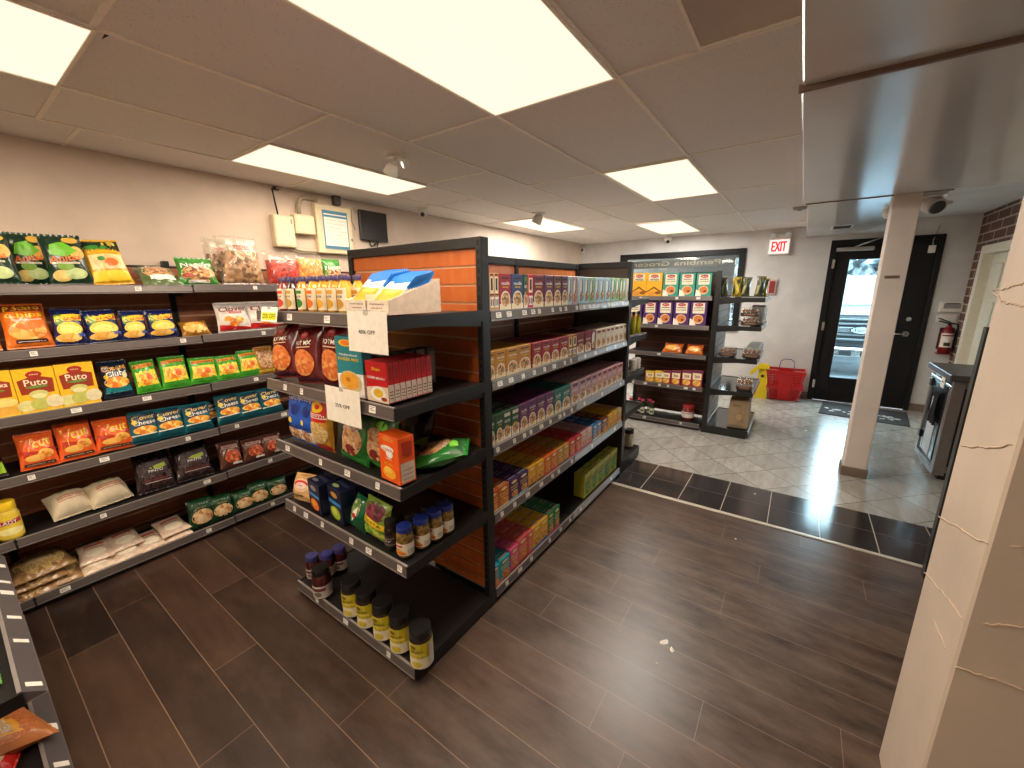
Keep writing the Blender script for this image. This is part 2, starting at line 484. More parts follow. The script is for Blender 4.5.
def tile_mat(u, v, su, sv, ou, ov, cols, seamc, seamw, rough=(.2, .35), stain=(150, 138, 120), stainf=.4, grain=(2, 9, 1), seams=(1, 1)):
    """u, v: direction vectors in the floor plane"""
    m, nt, b = _new('floor_tile')
    tc = nn(nt, 'ShaderNodeTexCoord')
    def along(d, s, o):
        dp = nn(nt, 'ShaderNodeVectorMath', operation='DOT_PRODUCT'); nt.links.new(tc.outputs['Object'], dp.inputs[0]); dp.inputs[1].default_value = d
        return mth(nt, 'DIVIDE', mth(nt, 'SUBTRACT', dp.outputs['Value'], o), s)
    a = along(u, su, ou); c_ = along(v, sv, ov)
    fa = mth(nt, 'FRACT', a); fb = mth(nt, 'FRACT', c_)
    cb = nn(nt, 'ShaderNodeCombineXYZ'); nt.links.new(mth(nt, 'FLOOR', a), cb.inputs[0]); nt.links.new(mth(nt, 'FLOOR', c_), cb.inputs[1])
    w2 = nn(nt, 'ShaderNodeTexWhiteNoise', noise_dimensions='2D'); nt.links.new(cb.outputs[0], w2.inputs['Vector'])
    base = ramp(nt, w2.outputs['Value'], [(0, cols[0]), (1, cols[1])])
    off = nn(nt, 'ShaderNodeVectorMath', operation='ADD'); nt.links.new(tc.outputs['Object'], off.inputs[0]); nt.links.new(w2.outputs['Color'], off.inputs[1])
    g = noise(nt, vecmap(nt, off.outputs[0], grain, (0, 0, .6)), 2.2, 7, .65)
    c = mixc(nt, mth(nt, 'MULTIPLY', ramp_f(nt, g, .4, .7), stainf), base, stain)
    ea = mth(nt, 'MULTIPLY', mth(nt, 'MINIMUM', fa, mth(nt, 'SUBTRACT', 1.0, fa)), su)
    eb = mth(nt, 'MULTIPLY', mth(nt, 'MINIMUM', fb, mth(nt, 'SUBTRACT', 1.0, fb)), sv)
    s = mth(nt, 'MAXIMUM', mth(nt, 'MULTIPLY', mth(nt, 'LESS_THAN', ea, seamw), seams[0]), mth(nt, 'MULTIPLY', mth(nt, 'LESS_THAN', eb, seamw), seams[1]))
    c = mixc(nt, s, c, seamc)
    nt.links.new(c, b.inputs['Base Color'])
    rg = nn(nt, 'ShaderNodeMapRange'); nt.links.new(g, rg.inputs['Value']); rg.inputs['To Min'].default_value = rough[0]; rg.inputs['To Max'].default_value = rough[1]
    nt.links.new(rg.outputs[0], b.inputs['Roughness']); b.inputs['Specular IOR Level'].default_value = .65
    return m
def plaster(c, rough=.75, sc=3, var=.05, bump=.05):
    key = ('wall', tuple(c), rough, sc, var)
    if key in MATS: return MATS[key]
    m, nt, b = _new('painted_plaster')
    tc = nn(nt, 'ShaderNodeTexCoord')
    n = noise(nt, tc.outputs['Object'], sc, 5, .6)
    l = lambda k: tuple(max(0, min(255, v*k)) for v in c)
    nt.links.new(ramp(nt, n, [(.3, l(1-var)), (.7, l(1+var*.5))]), b.inputs['Base Color'])
    b.inputs['Roughness'].default_value = rough
    n2 = noise(nt, tc.outputs['Object'], 60, 3)
    bp = nn(nt, 'ShaderNodeBump'); bp.inputs['Strength'].default_value = bump; bp.inputs['Distance'].default_value = .003
    nt.links.new(n2, bp.inputs['Height']); nt.links.new(bp.outputs[0], b.inputs['Normal'])
    MATS[key] = m
    return m
def tile_ceiling():
    m, nt, b = _new('ceiling_tile')
    tc = nn(nt, 'ShaderNodeTexCoord')
    v = nn(nt, 'ShaderNodeTexVoronoi'); v.inputs['Scale'].default_value = 85; nt.links.new(tc.outputs['Object'], v.inputs['Vector'])
    n = noise(nt, tc.outputs['Object'], 30, 4)
    s = mth(nt, 'MULTIPLY', mth(nt, 'LESS_THAN', v.outputs['Distance'], .26), mth(nt, 'GREATER_THAN', n, .53))
    c = mixc(nt, mth(nt, 'MULTIPLY', s, .35), (232, 226, 222), (164, 156, 150))
    nt.links.new(c, b.inputs['Base Color']); b.inputs['Roughness'].default_value = .9
    return m
M_WALL = plaster((218, 198, 180)); M_WALLX = plaster((216, 212, 208)); M_TRIM = mat((120, 104, 90), .5)
M_BLACK = mat((24, 22, 22), .38); M_BLACKM = mat((21, 20, 20), .42, .0); M_DARK = mat((38, 34, 32), .4, .2)
M_GREYM = mat((112, 104, 100), .35, .35); M_WHITE = mat((232, 226, 216), .45); M_CHROME = mat((190, 188, 184), .22, 1)
M_IVORY = mat((222, 206, 170), .5); M_LIP = mat((104, 95, 92), .3, .3)
M_PAPER = mat((240, 232, 218), .6); M_INK = mat((40, 34, 30), .6); M_TAG = mat((238, 232, 222), .4)

# ---- floors
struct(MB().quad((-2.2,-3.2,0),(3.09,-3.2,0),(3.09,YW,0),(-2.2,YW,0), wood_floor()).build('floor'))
M_BAND = tile_mat((1,0,0),(0,1,0), .285, .301, 3.118, .006, [(42,38,38),(54,50,50)], (176,166,154), .0028, (.09,.2), (70,64,62), .4, (1,7,1), (.25, 1))
M_TILE = tile_mat((.7071,.7071,0),(.7071,-.7071,0), .316, .316, 2.335, 2.862, [(158,155,149),(178,175,169)], (100,92,84), .0034, (.12,.32), (128,116,100), .65, (1.5,7,1))
struct(MB().quad((3.118,-3.2,0),(3.69,-3.2,0),(3.69,YW,0),(3.118,YW,0), M_BAND).build('floor_tile_band'))
struct(MB().quad((3.69,-3.2,0),(XE,-3.2,0),(XE,YW,0),(3.69,YW,0), M_TILE).build('floor_tile'))
struct(MB().box(3.088,3.12,-3.2,YW,-.002,.006, mat((206,196,182), .35, .5), .003).build('trim_1'))

# ---- walls
struct(MB().box(-2.2,XE,YW,YW+.1,0,CZ+.02, M_WALL).build('wall_left'))
struct(MB().box(-2.3,-2.2,-3.2,YW,0,CZ+.02, M_WALL).build('wall_back'))
struct(MB().box(-2.3,XE,-3.3,-3.2,0,CZ+.02, M_WALL).build('wall_right'))
WY0, WY1, WZ0, WZ1 = .775, 2.735, .95, 2.2          # window opening in the exit wall
DY0, DY1, DZ1 = -1.345, -.24, 2.235                  # door opening
w = MB()
w.box(XE,XE+.12,WY1,YW,0,CZ+.02,M_WALLX); w.box(XE,XE+.12,WY0,WY1,0,WZ0,M_WALLX); w.box(XE,XE+.12,WY0,WY1,WZ1,CZ+.02,M_WALLX)
w.box(XE,XE+.12,DY1,WY0,0,CZ+.02,M_WALLX); w.box(XE,XE+.12,DY0,DY1,DZ1,CZ+.02,M_WALLX); w.box(XE,XE+.12,-1.62,DY0,0,CZ+.02,M_WALLX)
struct(w.build('wall_exit'))
# brick wall on the counter side
def bricks():
    m, nt, b = _new('brick')
    tc = nn(nt, 'ShaderNodeTexCoord')
    br = nn(nt, 'ShaderNodeTexBrick'); br.inputs['Scale'].default_value = 1
    br.inputs['Brick Width'].default_value = .34; br.inputs['Row Height'].default_value = .10; br.inputs['Mortar Size'].default_value = .009
    br.inputs['Color1'].default_value = lin((112,76,64)); br.inputs['Color2'].default_value = lin((92,62,54)); br.inputs['Mortar'].default_value = lin((196,182,170))
    nt.links.new(vecmap(nt, tc.outputs['Object'], rot=(-PI/2, 0, 0)), br.inputs['Vector'])
    n = noise(nt, tc.outputs['Object'], 9, 5)
    nt.links.new(mixc(nt, mth(nt, 'MULTIPLY', n, .4), br.outputs['Color'], (84,60,54)), b.inputs['Base Color'])
    b.inputs['Roughness'].default_value = .8
    return m
BY = -1.62
DX1 = sx(986.7, (0, BY, 2.05), 0); 
_bm = bricks()
D2A, D2B, D2Z = DX1-1.0, DX1, 2.05
w = MB()
w.box(D2B,XE+.12,BY-.12,BY,0,CZ+.02,_bm); w.box(D2A,D2B,BY-.12,BY,D2Z,CZ+.02,_bm); w.box(5.75,D2A,BY-.12,BY,0,CZ+.02,_bm); w.box(3.9,5.75,BY-.12,BY,0,.85,_bm); w.box(3.9,5.75,BY-.12,BY,2.15,CZ+.02,_bm); w.box(3.7,3.9,BY-.12,BY,0,CZ+.02,_bm)
struct(w.build('wall_brick'))
# white panelled door in the brick wall
M_CREAM = mat((224, 216, 196), .45)
d = MB(); d.box(D2A,D2A+.09,BY-.12,BY+.035,0,D2Z,M_CREAM,.004); d.box(D2B-.09,D2B,BY-.12,BY+.035,0,D2Z,M_CREAM,.004); d.box(D2A+.09,D2B-.09,BY-.12,BY+.035,D2Z-.09,D2Z,M_CREAM,.004)
d2 = struct(d.build('door_2'))
lf = MB().box(D2A+.09,D2B-.09,BY-.09,BY-.05,0,D2Z-.09,M_CREAM,.003)
for a0, a1 in ((.08,.38),(.46,.74)):
    for z0, z1 in ((.2,.75),(.95,1.45),(1.58,1.85)):
        lf.box(D2A+.09+a0,D2A+.09+a1,BY-.05,BY-.035,z0,z1,M_CREAM,.012)
lf.build('door_leaf', d2)
MB().tube([(D2A+.15,BY-.05,1.0),(D2A+.15,BY+.02,1.0),(D2A+.26,BY+.02,1.0)],.011,M_CHROME).build('door_handle', d2)

# street window in the brick wall, above the counter (its daylight falls on the tiles)
w2 = struct(empty('window_2', (0, BY, 0)))
f = MB(); f.box(3.9,3.98,-.13,.02,.85,2.15,M_WHITE,.004); f.box(5.67,5.75,-.13,.02,.85,2.15,M_WHITE,.004); f.box(3.98,5.67,-.13,.02,2.07,2.15,M_WHITE,.004); f.box(3.98,5.67,-.13,.05,.85,.91,M_WHITE,.004); f.box(4.80,4.85,-.09,-.03,.91,2.07,M_WHITE,.004)
f.build('window_frame', w2)
MB().box(3.98,5.67,-.065,-.06,.91,2.07,clear((236,244,246),.08,.02)).build('window_pane', w2)
# ---- pillar with torn paint seams, square column
M_PIL = plaster((200, 184, 168), .6)
PX0, PX1, PY = 1.312, 1.646, -.425
struct(MB().box(PX0,PX1,-1.3,PY,0,CZ,M_PIL,.006).build('wall_pillar'))
def crack(pts, r=.0032):
    rnd = random.Random(len(pts)); out = []
    for i in range(len(pts)-1):
        a, b = Vector(pts[i]), Vector(pts[i+1])
        for k in range(8):
            t = k/8; p = a.lerp(b, t)
            out.append(p+Vector((0, 0, rnd.uniform(-.0035, .0035))))
    out.append(Vector(pts[-1])); return out
def pilpt(px, py):
    p = hit(px, py, 1, PY)
    if p.x < PX0: p = hit(px, py, 0, PX0); p.x -= .001
    else: p.y += .001
    return p
ck = MB(); M_CRK = mat((196,172,150), .7)
for line in ([(962,445),(985,448),(1012,445),(1024,450)], [(939.5,516),(962,530),(987,544),(1023,548)], [(925,572),(945,595),(963,619)], [(964,620),(990,624),(1024,627)], [(954,666),(985,676),(1024,690)], [(993,290),(1008,288),(1024,283)], [(993,292),(1006,303),(1024,306)], [(934,620),(943,640),(945,648)]):
    ck.tube(crack([pilpt(*p) for p in line]), .0022, M_CRK, 5)
struct(ck.build('trim_2'))
M_COLM = plaster((220, 207, 197), .6)
CX, CY0, CY1 = 4.39, -.640, -.480
struct(MB().box(CX,CX+.155,CY0,CY1,0,2.3,M_COLM,.005).build('wall_column'))
bb = MB(); bb.box(CX-.012,CX+.167,CY0-.012,CY1+.012,0,.085,M_TRIM,.004)
struct(bb.build('baseboard_column'))
b = MB(); b.box(XE-.014,XE,DY1+.0,YW,0,.1,M_TRIM,.003); b.box(XE-.014,XE,-1.62,DY0,0,.1,M_TRIM,.003)
struct(b.build('baseboard_exit'))

# ---- ceiling: tiles, grid, lamps, bulkhead
M_CT = tile_ceiling()
struct(MB().quad((-2.2,.0,CZ),(-2.2,YW,CZ),(XE,YW,CZ),(XE,.0,CZ),M_CT).quad((4.0,-3.2,CZ),(4.0,0,CZ),(XE,0,CZ),(XE,-3.2,CZ),plaster((214,210,204))).quad((-2.2,-3.2,CZ),(-2.2,0,CZ),(4.0,0,CZ),(4.0,-3.2,CZ),M_CT).add([tuple(hit(px, py, 2, CZ-.0012)) for px, py in ((106,31),(115,34),(107.5,36.5),(101.5,39.5))], [(0,1,2,3)], mat((52,32,24), .9)).build('ceiling'))
M_GRID = mat((246, 238, 226), .5)
gr = MB(); t = .009
for y in (.70, 1.305, 1.915, 2.535, 3.07):
    gr.box(-2.2,XE,y-t,y+t,CZ-.006,CZ+.002,M_GRID)
rows = [((.09,.70),(.52,1.735,2.93,4.16,5.38,6.6)),((.70,1.305),(.52,1.735,2.97,4.18,5.4,6.62)),((1.305,1.915),(-.76,.468,1.735,2.97,4.18,5.4,6.62)),((1.915,2.535),(-.76,.465,1.27,2.45,3.65,4.87,6.1)),((2.535,3.07),(.48,1.27,2.49,3.1,4.28,5.48,6.7)),((3.07,3.5),(.62,1.84,3.06,4.28,5.5,6.7))]
for (y0, y1), xs in rows:
    for x in xs: gr.box(x-t,x+t,y0,y1,CZ-.005,CZ+.002,M_GRID)
struct(gr.build('trim_3'))
LAMPS = [(.52,1.735,.70,1.305,'large bright ceiling light panel directly above the aisle, closest to the bulkhead step'),
         (-.75,.478,1.912,2.53,'ceiling light panel above the chip bags, cut by the picture edge'),
         (1.27,2.49,2.535,3.05,'long ceiling light panel above the wall boxes and tv screen'),
         (2.97,4.18,.70,1.285,'ceiling light panel above the noodle cartons, beside the bulkhead'),
         (4.28,5.48,2.56,3.16,'ceiling light panel near the wall, behind the small ceiling speaker'),
         (5.52,6.74,1.33,1.90,'small distant ceiling light panel in front of the window wall'),
         (-1.9,-.7,.70,1.305,'added ceiling light panel, unseen behind the viewpoint over the plank floor')]  # last panel is added out of view, to light the surfaces facing it
M_DIFF = emit((255, 242, 216), .93)
for i, (x0, x1, y0, y1, lab) in enumerate(LAMPS):
    lt = thing('ceiling_light', lab, 'ceiling light', ((x0+x1)/2, (y0+y1)/2, CZ), 0, 'fluorescent panels in the ceiling grid')
    a, c = (x1-x0)/2, (y1-y0)/2
    f = MB()
    for q in ((-a,a,-c,-c+.012),(-a,a,c-.012,c),(-a,-a+.012,-c+.012,c-.012),(a-.012,a,-c+.012,c-.012)): f.box(*q,-.012,-.0065,M_GRID)
    f.build('frame', lt)
    MB().box(-a+.012,a-.012,-c+.012,c-.012,-.008,-.002,M_DIFF).build('diffuser', lt)
    L = bpy.data.lights.new('panel_lamp', 'AREA'); L.shape = 'RECTANGLE'; L.size = x1-x0-.04; L.size_y = y1-y0-.04
    L.color = (LAMP_COL, LAMP_COL, LAMP_COL, (1, .93, .84), (1, .95, .87), (1, .98, .93), LAMP_COL)[i]; L.energy = LAMP_W*(1.05, .9, .62, 1.15, 1.15, 1.4, .9)[i]
    lo = bpy.data.objects.new('panel_lamp', L); COL.objects.link(lo); lo.parent = lt; lo.location = (0, 0, -.014)

# bulkhead (glossy white dropped ceiling)
def gloss_paint(c, r0, r1):
    m, nt, b = _new('gloss_paint'); tc = nn(nt, 'ShaderNodeTexCoord')
    n = noise(nt, vecmap(nt, tc.outputs['Object'], (1, 3, 1)), .9, 2, .45)
    nt.links.new(ramp(nt, n, [(.3, tuple(v*.95 for v in c)), (.7, c)]), b.inputs['Base Color'])
    rg = nn(nt, 'ShaderNodeMapRange'); nt.links.new(n, rg.inputs['Value']); rg.inputs['To Min'].default_value = r0; rg.inputs['To Max'].default_value = r1; rg.inputs['From Min'].default_value = .2; rg.inputs['From Max'].default_value = .8
    nt.links.new(rg.outputs[0], b.inputs['Roughness'])
    bp = nn(nt, 'ShaderNodeBump'); bp.inputs['Strength'].default_value = .10; bp.inputs['Distance'].default_value = .01
    nt.links.new(noise(nt, tc.outputs['Object'], 2.3, 4), bp.inputs['Height']); nt.links.new(bp.outputs[0], b.inputs['Normal'])
    return m
M_SOF = gloss_paint((206, 204, 202), .13, .24)
BZ = 2.3
struct(MB().box(1.93,4.40,-3.2,.092,BZ,CZ+.01,M_SOF,.006).build('ceiling_bulkhead'))
struct(MB().box(.53,1.68,.09,.385,CZ-.016,CZ+.01,plaster((196,180,168),.7)).box(.53,1.69,.385,.395,CZ-.020,CZ+.01,M_GRID).box(1.68,1.69,.09,.385,CZ-.020,CZ+.01,M_GRID).box(-2.2,1.918,-3.2,.09,BZ+.012,CZ+.01,M_SOF,.006).build('ceiling_bulkhead.001'))
eb = MB(); yl, yr = .06, -.80
eb.box(4.412,6.95,yr,yl,BZ-.002,CZ+.01,M_SOF,.01)
eb.box(6.95,XE,yr+.05,yl,BZ-.002,CZ+.01,M_SOF,.01)
struct(eb.build('ceiling_bulkhead.002'))
struct(MB().box(4.398,4.414,yr,yl+.01,BZ-.006,BZ+.01,mat((120,98,84),.6)).box(1.915,1.932,-3.2,.1,BZ-.003,BZ+.02,mat((110,88,76),.6)).build('trim_4'))
vt = thing('ceiling_vent', 'small slotted air vent in the bulkhead above the glass door', 'vent', (6.28, -.28, BZ-.003))
v = MB().box(-.16,.16,-.1,.1,-.004,.0,M_WHITE,.002)
v.build('vent_frame', vt)
v = MB()
for k in range(6): v.box(-.13+k*.045,-.105+k*.045,-.08,.08,-.007,-.0045,M_BLACK)
v.build('slat', vt)

# ---- exit wall window with reversed shop lettering, corridor beyond
wn = struct(empty('window_1', (XE, 0, 0)))
M_FR = mat((19, 17, 18), .5, spec=.3)
f = MB()
f.box(-.03,.13,WY0,WY0+.085,WZ0,WZ1,M_FR,.004); f.box(-.03,.13,WY1-.085,WY1,WZ0,WZ1,M_FR,.004); f.box(-.03,.13,WY0+.085,WY1-.085,WZ1-.085,WZ1,M_FR,.004); f.box(-.03,.13,WY0+.085,WY1-.085,WZ0,WZ0+.085,M_FR,.004)
f.build('window_frame', wn)
MB().box(.05,.056,WY0+.085,WY1-.085,WZ0+.085,WZ1-.085,clear((235,240,238),.10,.03)).build('window_pane', wn)
M_SIGNB = mat((92, 92, 86), .6); M_SIGNT = mat((150, 146, 126), .6)
SZ0, SZ1 = 1.955, 2.075
sb = MB().box(.045,.049,1.10,WY1-.085,SZ0,SZ1,M_SIGNB)
vs, fs, asp = text_geo('Pembina Grocery')
ty0, ty1 = 1.12, 2.62                                # reversed: begins at the low-Y end and runs to the high-Y end, as seen from behind
tw = ty1-ty0
sb.add([(.0445, ty0+(x+.5)*tw, (SZ0+SZ1)/2+y*.10) for x, y in vs], fs, M_SIGNT)
sb.build('window_lettering', wn)
# shop corridor behind that window
cw = MB(); M_CORR = plaster((150,148,146)); 
cw.box(XE+2.2,XE+2.3,.30,1.06,0,2.6,M_CORR); cw.box(XE+2.2,XE+2.3,1.18,4.5,0,2.6,M_CORR); cw.box(XE+2.2,XE+2.3,1.06,1.18,0,.1,M_CORR); cw.box(XE+2.2,XE+2.3,1.06,1.18,2.2,2.6,M_CORR); cw.box(XE+.12,XE+2.2,.30,.36,0,2.6,M_CORR); cw.box(XE+.12,XE+2.2,4.4,4.5,0,2.6,M_CORR)
struct(cw.build('wall_corridor'))
struct(MB().box(XE+.12,XE+2.3,.3,4.5,-.02,0,M_TILE).build('floor_corridor'))
struct(MB().box(XE+.12,XE+2.3,.3,4.5,2.45,2.5,plaster((170,170,168))).build('ceiling_corridor'))
for k, (xx, yy) in enumerate(((XE+.6,1.0),(XE+1.5,1.0),(XE+1.0,2.2))):
    o = MB().box(xx-.12,xx+.12,yy-.45,yy+.45,2.425,2.448,emit((250,248,240),2.5)).box(xx-.14,xx+.14,yy-.47,yy+.47,2.44,2.449,M_WHITE).build('strip_light')
    tag(o, ['thin strip light seen through the window beside its dark frame corner','second strip light seen through the window glass, higher and farther','strip light seen through the window above the reversed lettering'][k], 'strip light', 'strip lights beyond the window')
# ---- black glazed door
dr = struct(empty('door_1', (XE, 0, 0)))
f = MB(); f.box(-.03,.12,DY1-.07,DY1,0,DZ1,M_FR,.004); f.box(-.03,.12,DY0,DY0+.05,0,DZ1,M_FR,.004); f.box(-.03,.12,DY0+.05,DY1-.07,DZ1-.06,DZ1,M_FR,.004)
f.build('door_frame', dr)
ly0, ly1, lz1 = DY0+.04, DY1-.06, DZ1-.05
GY0, GY1, GZ0, GZ1 = -.93, -.455, .345, 1.985
f = MB(); f.box(.0,.045,ly0,GY0,.001,lz1,M_FR,.003); f.box(.0,.045,GY1,ly1,.001,lz1,M_FR,.003); f.box(.0,.045,GY0,GY1,.001,GZ0,M_FR); f.box(.0,.045,GY0,GY1,GZ1,lz1,M_FR)
lf = f.build('door_leaf', dr)
f = MB()
for q in ((GY0-.02,GY0+.012,GZ0-.02,GZ1+.02),(GY1-.012,GY1+.02,GZ0-.02,GZ1+.02),(GY0+.012,GY1-.012,GZ0-.02,GZ0+.012),(GY0+.012,GY1-.012,GZ1-.012,GZ1+.02)): f.box(-.008,.0,q[0],q[1],q[2],q[3],M_FR,.003)
f.build('glazing_bead', lf)
MB().box(.018,.026,GY0,GY1,GZ0,GZ1,clear((226,242,246),.08,.02)).build('door_glass', dr)
hp = hit(905, 334, 0, XE); lp = hit(908.5, 319, 0, XE)
h = MB().lathe([(.034,-.012),(.034,0)],M_CHROME,18,(hp.x-.002,hp.y,hp.z),axis=0) if False else MB()
h.lathe([(.036,-.014),(.036,.0)],M_CHROME,18,(0,hp.y,hp.z),axis=0); h.tube([(-.012,hp.y,hp.z),(-.05,hp.y,hp.z),(-.052,hp.y+.03,hp.z),(-.05,hp.y+.13,hp.z)],.010,M_CHROME)
h.build('door_handle', dr)
MB().lathe([(.028,-.02),(.03,.0)],M_CHROME,18,(0,lp.y,lp.z),axis=0).build('deadbolt', dr)
for py in (264, 326, 383):
    p = hit(834-(py-264)*.165, py, 0, XE)
    MB().box(-.036,-.002,ly1-.012,ly1+.02,p.z-.06,p.z+.06,M_CHROME,.003).build('hinge', dr)
c1 = hit(848, 248, 0, XE)
cl = MB().box(-.07,-.001,c1.y-.27,c1.y+.12,c1.z-.045,c1.z+.005,mat((170,168,164),.35,.7),.006)
cl.tube([(-.05,c1.y-.06,c1.z),(-.16,c1.y-.16,c1.z+.04),(-.03,c1.y-.34,c1.z+.11)],.009,mat((170,168,164),.35,.7))
cl.build('door_closer', dr)

# ---- outdoors beyond the glass
struct(MB().quad((XE+.12,-14,-.03),(30,-14,-.03),(30,9,-.03),(XE+.12,9,-.03),plaster((128,136,142),.9,2,.2)).build('ground'))
struct(MB().box(XE+.12,XE+1.4,-1.7,.28,-.03,-.005,plaster((120,124,128),.9)).build('ground_step'))
# ================================================================== SHELVING
def slat_wood(c, c2):
    key = ('slat', tuple(c))
    if key in MATS: return MATS[key]
    m, nt, b = _new('laminate_wood'); tc = nn(nt, 'ShaderNodeTexCoord')
    n = noise(nt, vecmap(nt, tc.outputs['Object'], (14, 14, 2.2)), 1.6, 6, .6)
    nt.links.new(ramp(nt, n, [(.3, c), (.7, c2)]), b.inputs['Base Color']); b.inputs['Roughness'].default_value = .35
    MATS[key] = m
    return m
M_OAK = slat_wood((166,84,36), (188,100,46)); M_ROSE = slat_wood((170,104,76), (186,118,86)); M_WENGE = slat_wood((62,34,26), (78,44,32))
M_GROOVE = mat((216,178,146), .35, .2); M_GROOVED = mat((120,78,58), .35, .2)
M_DECK = mat((31,29,29), .38, .1); M_SLOT = mat((6,6,6), .8)

def slat_panel(mb, x0, x1, y, z0, z1, wood, groove, thick=.02, pitch=.0795, phase=0):
    mb.box(x0, x1, y+.006, y+thick, z0, z1, groove)
    z = z1-phase
    while z > z0+.01:
        lo = max(z0, z-pitch+.011)
        mb.box(x0, x1, y-.001, y+.006, lo, z, wood)
        z -= pitch
def upright(mb, x, y0, y1, z1, slots=True, front=True):
    mb.box(x-.016, x+.016, y0, y1, 0, z1, M_BLACKM, .002)
    if slots:
        z = .14
        while z < z1-.03:
            mb.box(x-.006, x+.006, y0-.0006, y0+.001, z, z+.022, M_SLOT); z += .038
def shelf_unit(label, loc, rz, w, depth, levels, height, wood=M_OAK, groove=M_GROOVE, lipm=M_LIP, tags=5, seed=1, posts=(1, 1), panel=None, base=True, toprail=True, basez=.075, group=None, pz0=.1, back=M_DARK, lipt=.042, sides=True, slope=0.0, deck=None):
    rnd = random.Random(seed)
    u = thing('shelving_unit', label, 'shelving unit', loc, rz, group)
    hw = w/2
    for k, s in enumerate((-1, 1)):
        if posts[k]:
            xx = s*(hw-.016); m = MB(); upright(m, xx, depth-.004, depth+.05, height)
            m.box(xx-.014, xx+.014, .02, depth, .0, .06, M_BLACKM, .003)
            m.build('upright', u)
    px0, px1 = panel or (-hw+(.032 if posts[0] else 0), hw-(.032 if posts[1] else 0))
    m = MB(); slat_panel(m, px0, px1, depth+.012, pz0, height-.045, wood, groove)
    m.box(px0, px1, depth+.032, depth+.04, pz0, height-.03, back)
    m.build('back_panel', u)
    if toprail: MB().box(px0, px1, depth-.002, depth+.048, height-.045, height, M_BLACKM, .002).build('top_rail', u)
    for i, lv in enumerate(levels):
        z = lv[0]; dd = lv[1] if len(lv) > 1 else 0      # dd: set-back of the lip from the unit's front plane
        isb = base and i == len(levels)-1
        m = MB(); x0, x1 = -hw+.004, hw-.004
        m.box(x0, x1, .012+dd, depth+.01, z-.034 if not isb else z-.03, z-.01, deck or M_DECK, .002)
        if not isb:
            for s in (-1, 1):
                xx = s*(hw-.012)
                m.prism([(dd+.012, z-.034), (depth, z-.075), (depth, z-.012), (dd+.012, z-.012)], 0, xx-.004, xx+.004, M_BLACKM)
        if sides:
            for s in (-1, 1): m.box(s*hw-.0035*(1+s), s*hw+.0035*(1-s), .004+dd, depth, z-.05 if not isb else .02, z-.004, M_BLACKM)
        sh = m.build('shelf' if not isb else 'base_shelf', u)
        l = MB()
        l.prism([(dd+.012, z-lipt), (dd-slope, z-lipt+.004), (dd+.006, z), (dd+.012, z-.001)], 0, x0, x1, lipm)
        l.box(x0, x1, dd-.001-slope, dd+.012, z-lipt-.004, z-lipt+.001, mat((150,142,138), .3, .3))
        l.box(x0, x1, dd+.004, dd+.014, z-.003, z+.001, mat((150,142,138), .3, .3))
        l.build('price_strip', sh)
        n = tags if isinstance(tags, int) else tags[i]
        for k in range(n):
            x = x0+(x1-x0)*(k+.5+rnd.uniform(-.3, .3))/n
            tw = rnd.choice((.032, .036, .05))*.8
            z0, z1 = z-lipt+.009, z-.009
            y0 = dd-.0012+.0006
            q = MB()
            # tag lies on the sloping face of the strip
            def yy(zz): return dd-slope+(.006+slope)*(zz-(z-lipt+.004))/(lipt-.004)-.0012
            q.add([(x-tw/2, yy(z0), z0), (x+tw/2, yy(z0), z0), (x+tw/2, yy(z1), z1), (x-tw/2, yy(z1), z1)], [(0,1,2,3)], M_TAG)
            for r in range(3):
                a = z1-.004-.006*r
                q.add([(x-tw*.4, yy(a)-.0004, a-.002), (x+tw*(.35-.25*(r == 1)), yy(a)-.0004, a-.002), (x+tw*(.35-.25*(r == 1)), yy(a)-.0004, a), (x-tw*.4, yy(a)-.0004, a)], [(0,1,2,3)], M_INK)
            q.build('price_tag', sh)
        if isb:
            MB().box(x0+.004, x1-.004, .022, .034, .004, z-.028, M_BLACK).build('kick_plate', u)
    return u

L_MAIN = [(1.535,), (1.21,), (.88,), (.515,), (.076,)]
LIP_DAYLIT = mat((186,189,194), .25, .3)  # lip grey lightened to paint in the daylight the far lips reflect
YM = 1.135
shelf_unit('black end shelving unit with orange wood back panel and discount cards on its lips', (.885, 1.612, 0), -PI/2, .95, .515, [(1.545,), (1.22,), (.905,), (.572,), (.078,)], 1.848, M_OAK, tags=(4,4,4,6,3), seed=3, lipt=.045)
shelf_unit('black aisle shelving unit of boxed noodles, the section touching the slotted front post', (1.904, YM, 0), 0, .90, .46, L_MAIN, 1.83, M_ROSE, tags=(9,8,9,7,6), seed=5, posts=(0, 1))
shelf_unit('black aisle shelving unit of boxed noodles, the farther section by the tiled strip', (2.8125, YM, 0), 0, .914, .46, L_MAIN, 1.83, slat_wood((150,86,48),(166,98,56)), tags=(9,5,3,2,2), seed=6, lipm=LIP_DAYLIT, posts=(0, 1))
shelf_unit('black end shelving unit at the tiled end of the noodle aisle, seen past its edge', (3.79, 1.612, 0), PI/2, .95, .46, [(1.54,), (1.225,), (.895,), (.56,), (.12,)], 1.835, M_WENGE, M_GROOVED, tags=1, seed=7, back=mat((62,52,44), .5))
YL = 3.1
L_WALL = [(1.673,), (1.360,), (1.042,), (.740,), (.418,), (.076,)]
wl = ['black wall shelving unit of chip bags in the room corner beside the low shelf', 'black wall shelving unit holding yellow puto boxes and orange chip bags', 'black wall shelving unit with teal chip bags, partly behind the end shelf', 'black wall shelving unit under the wall boxes, mostly hidden by the end shelf']
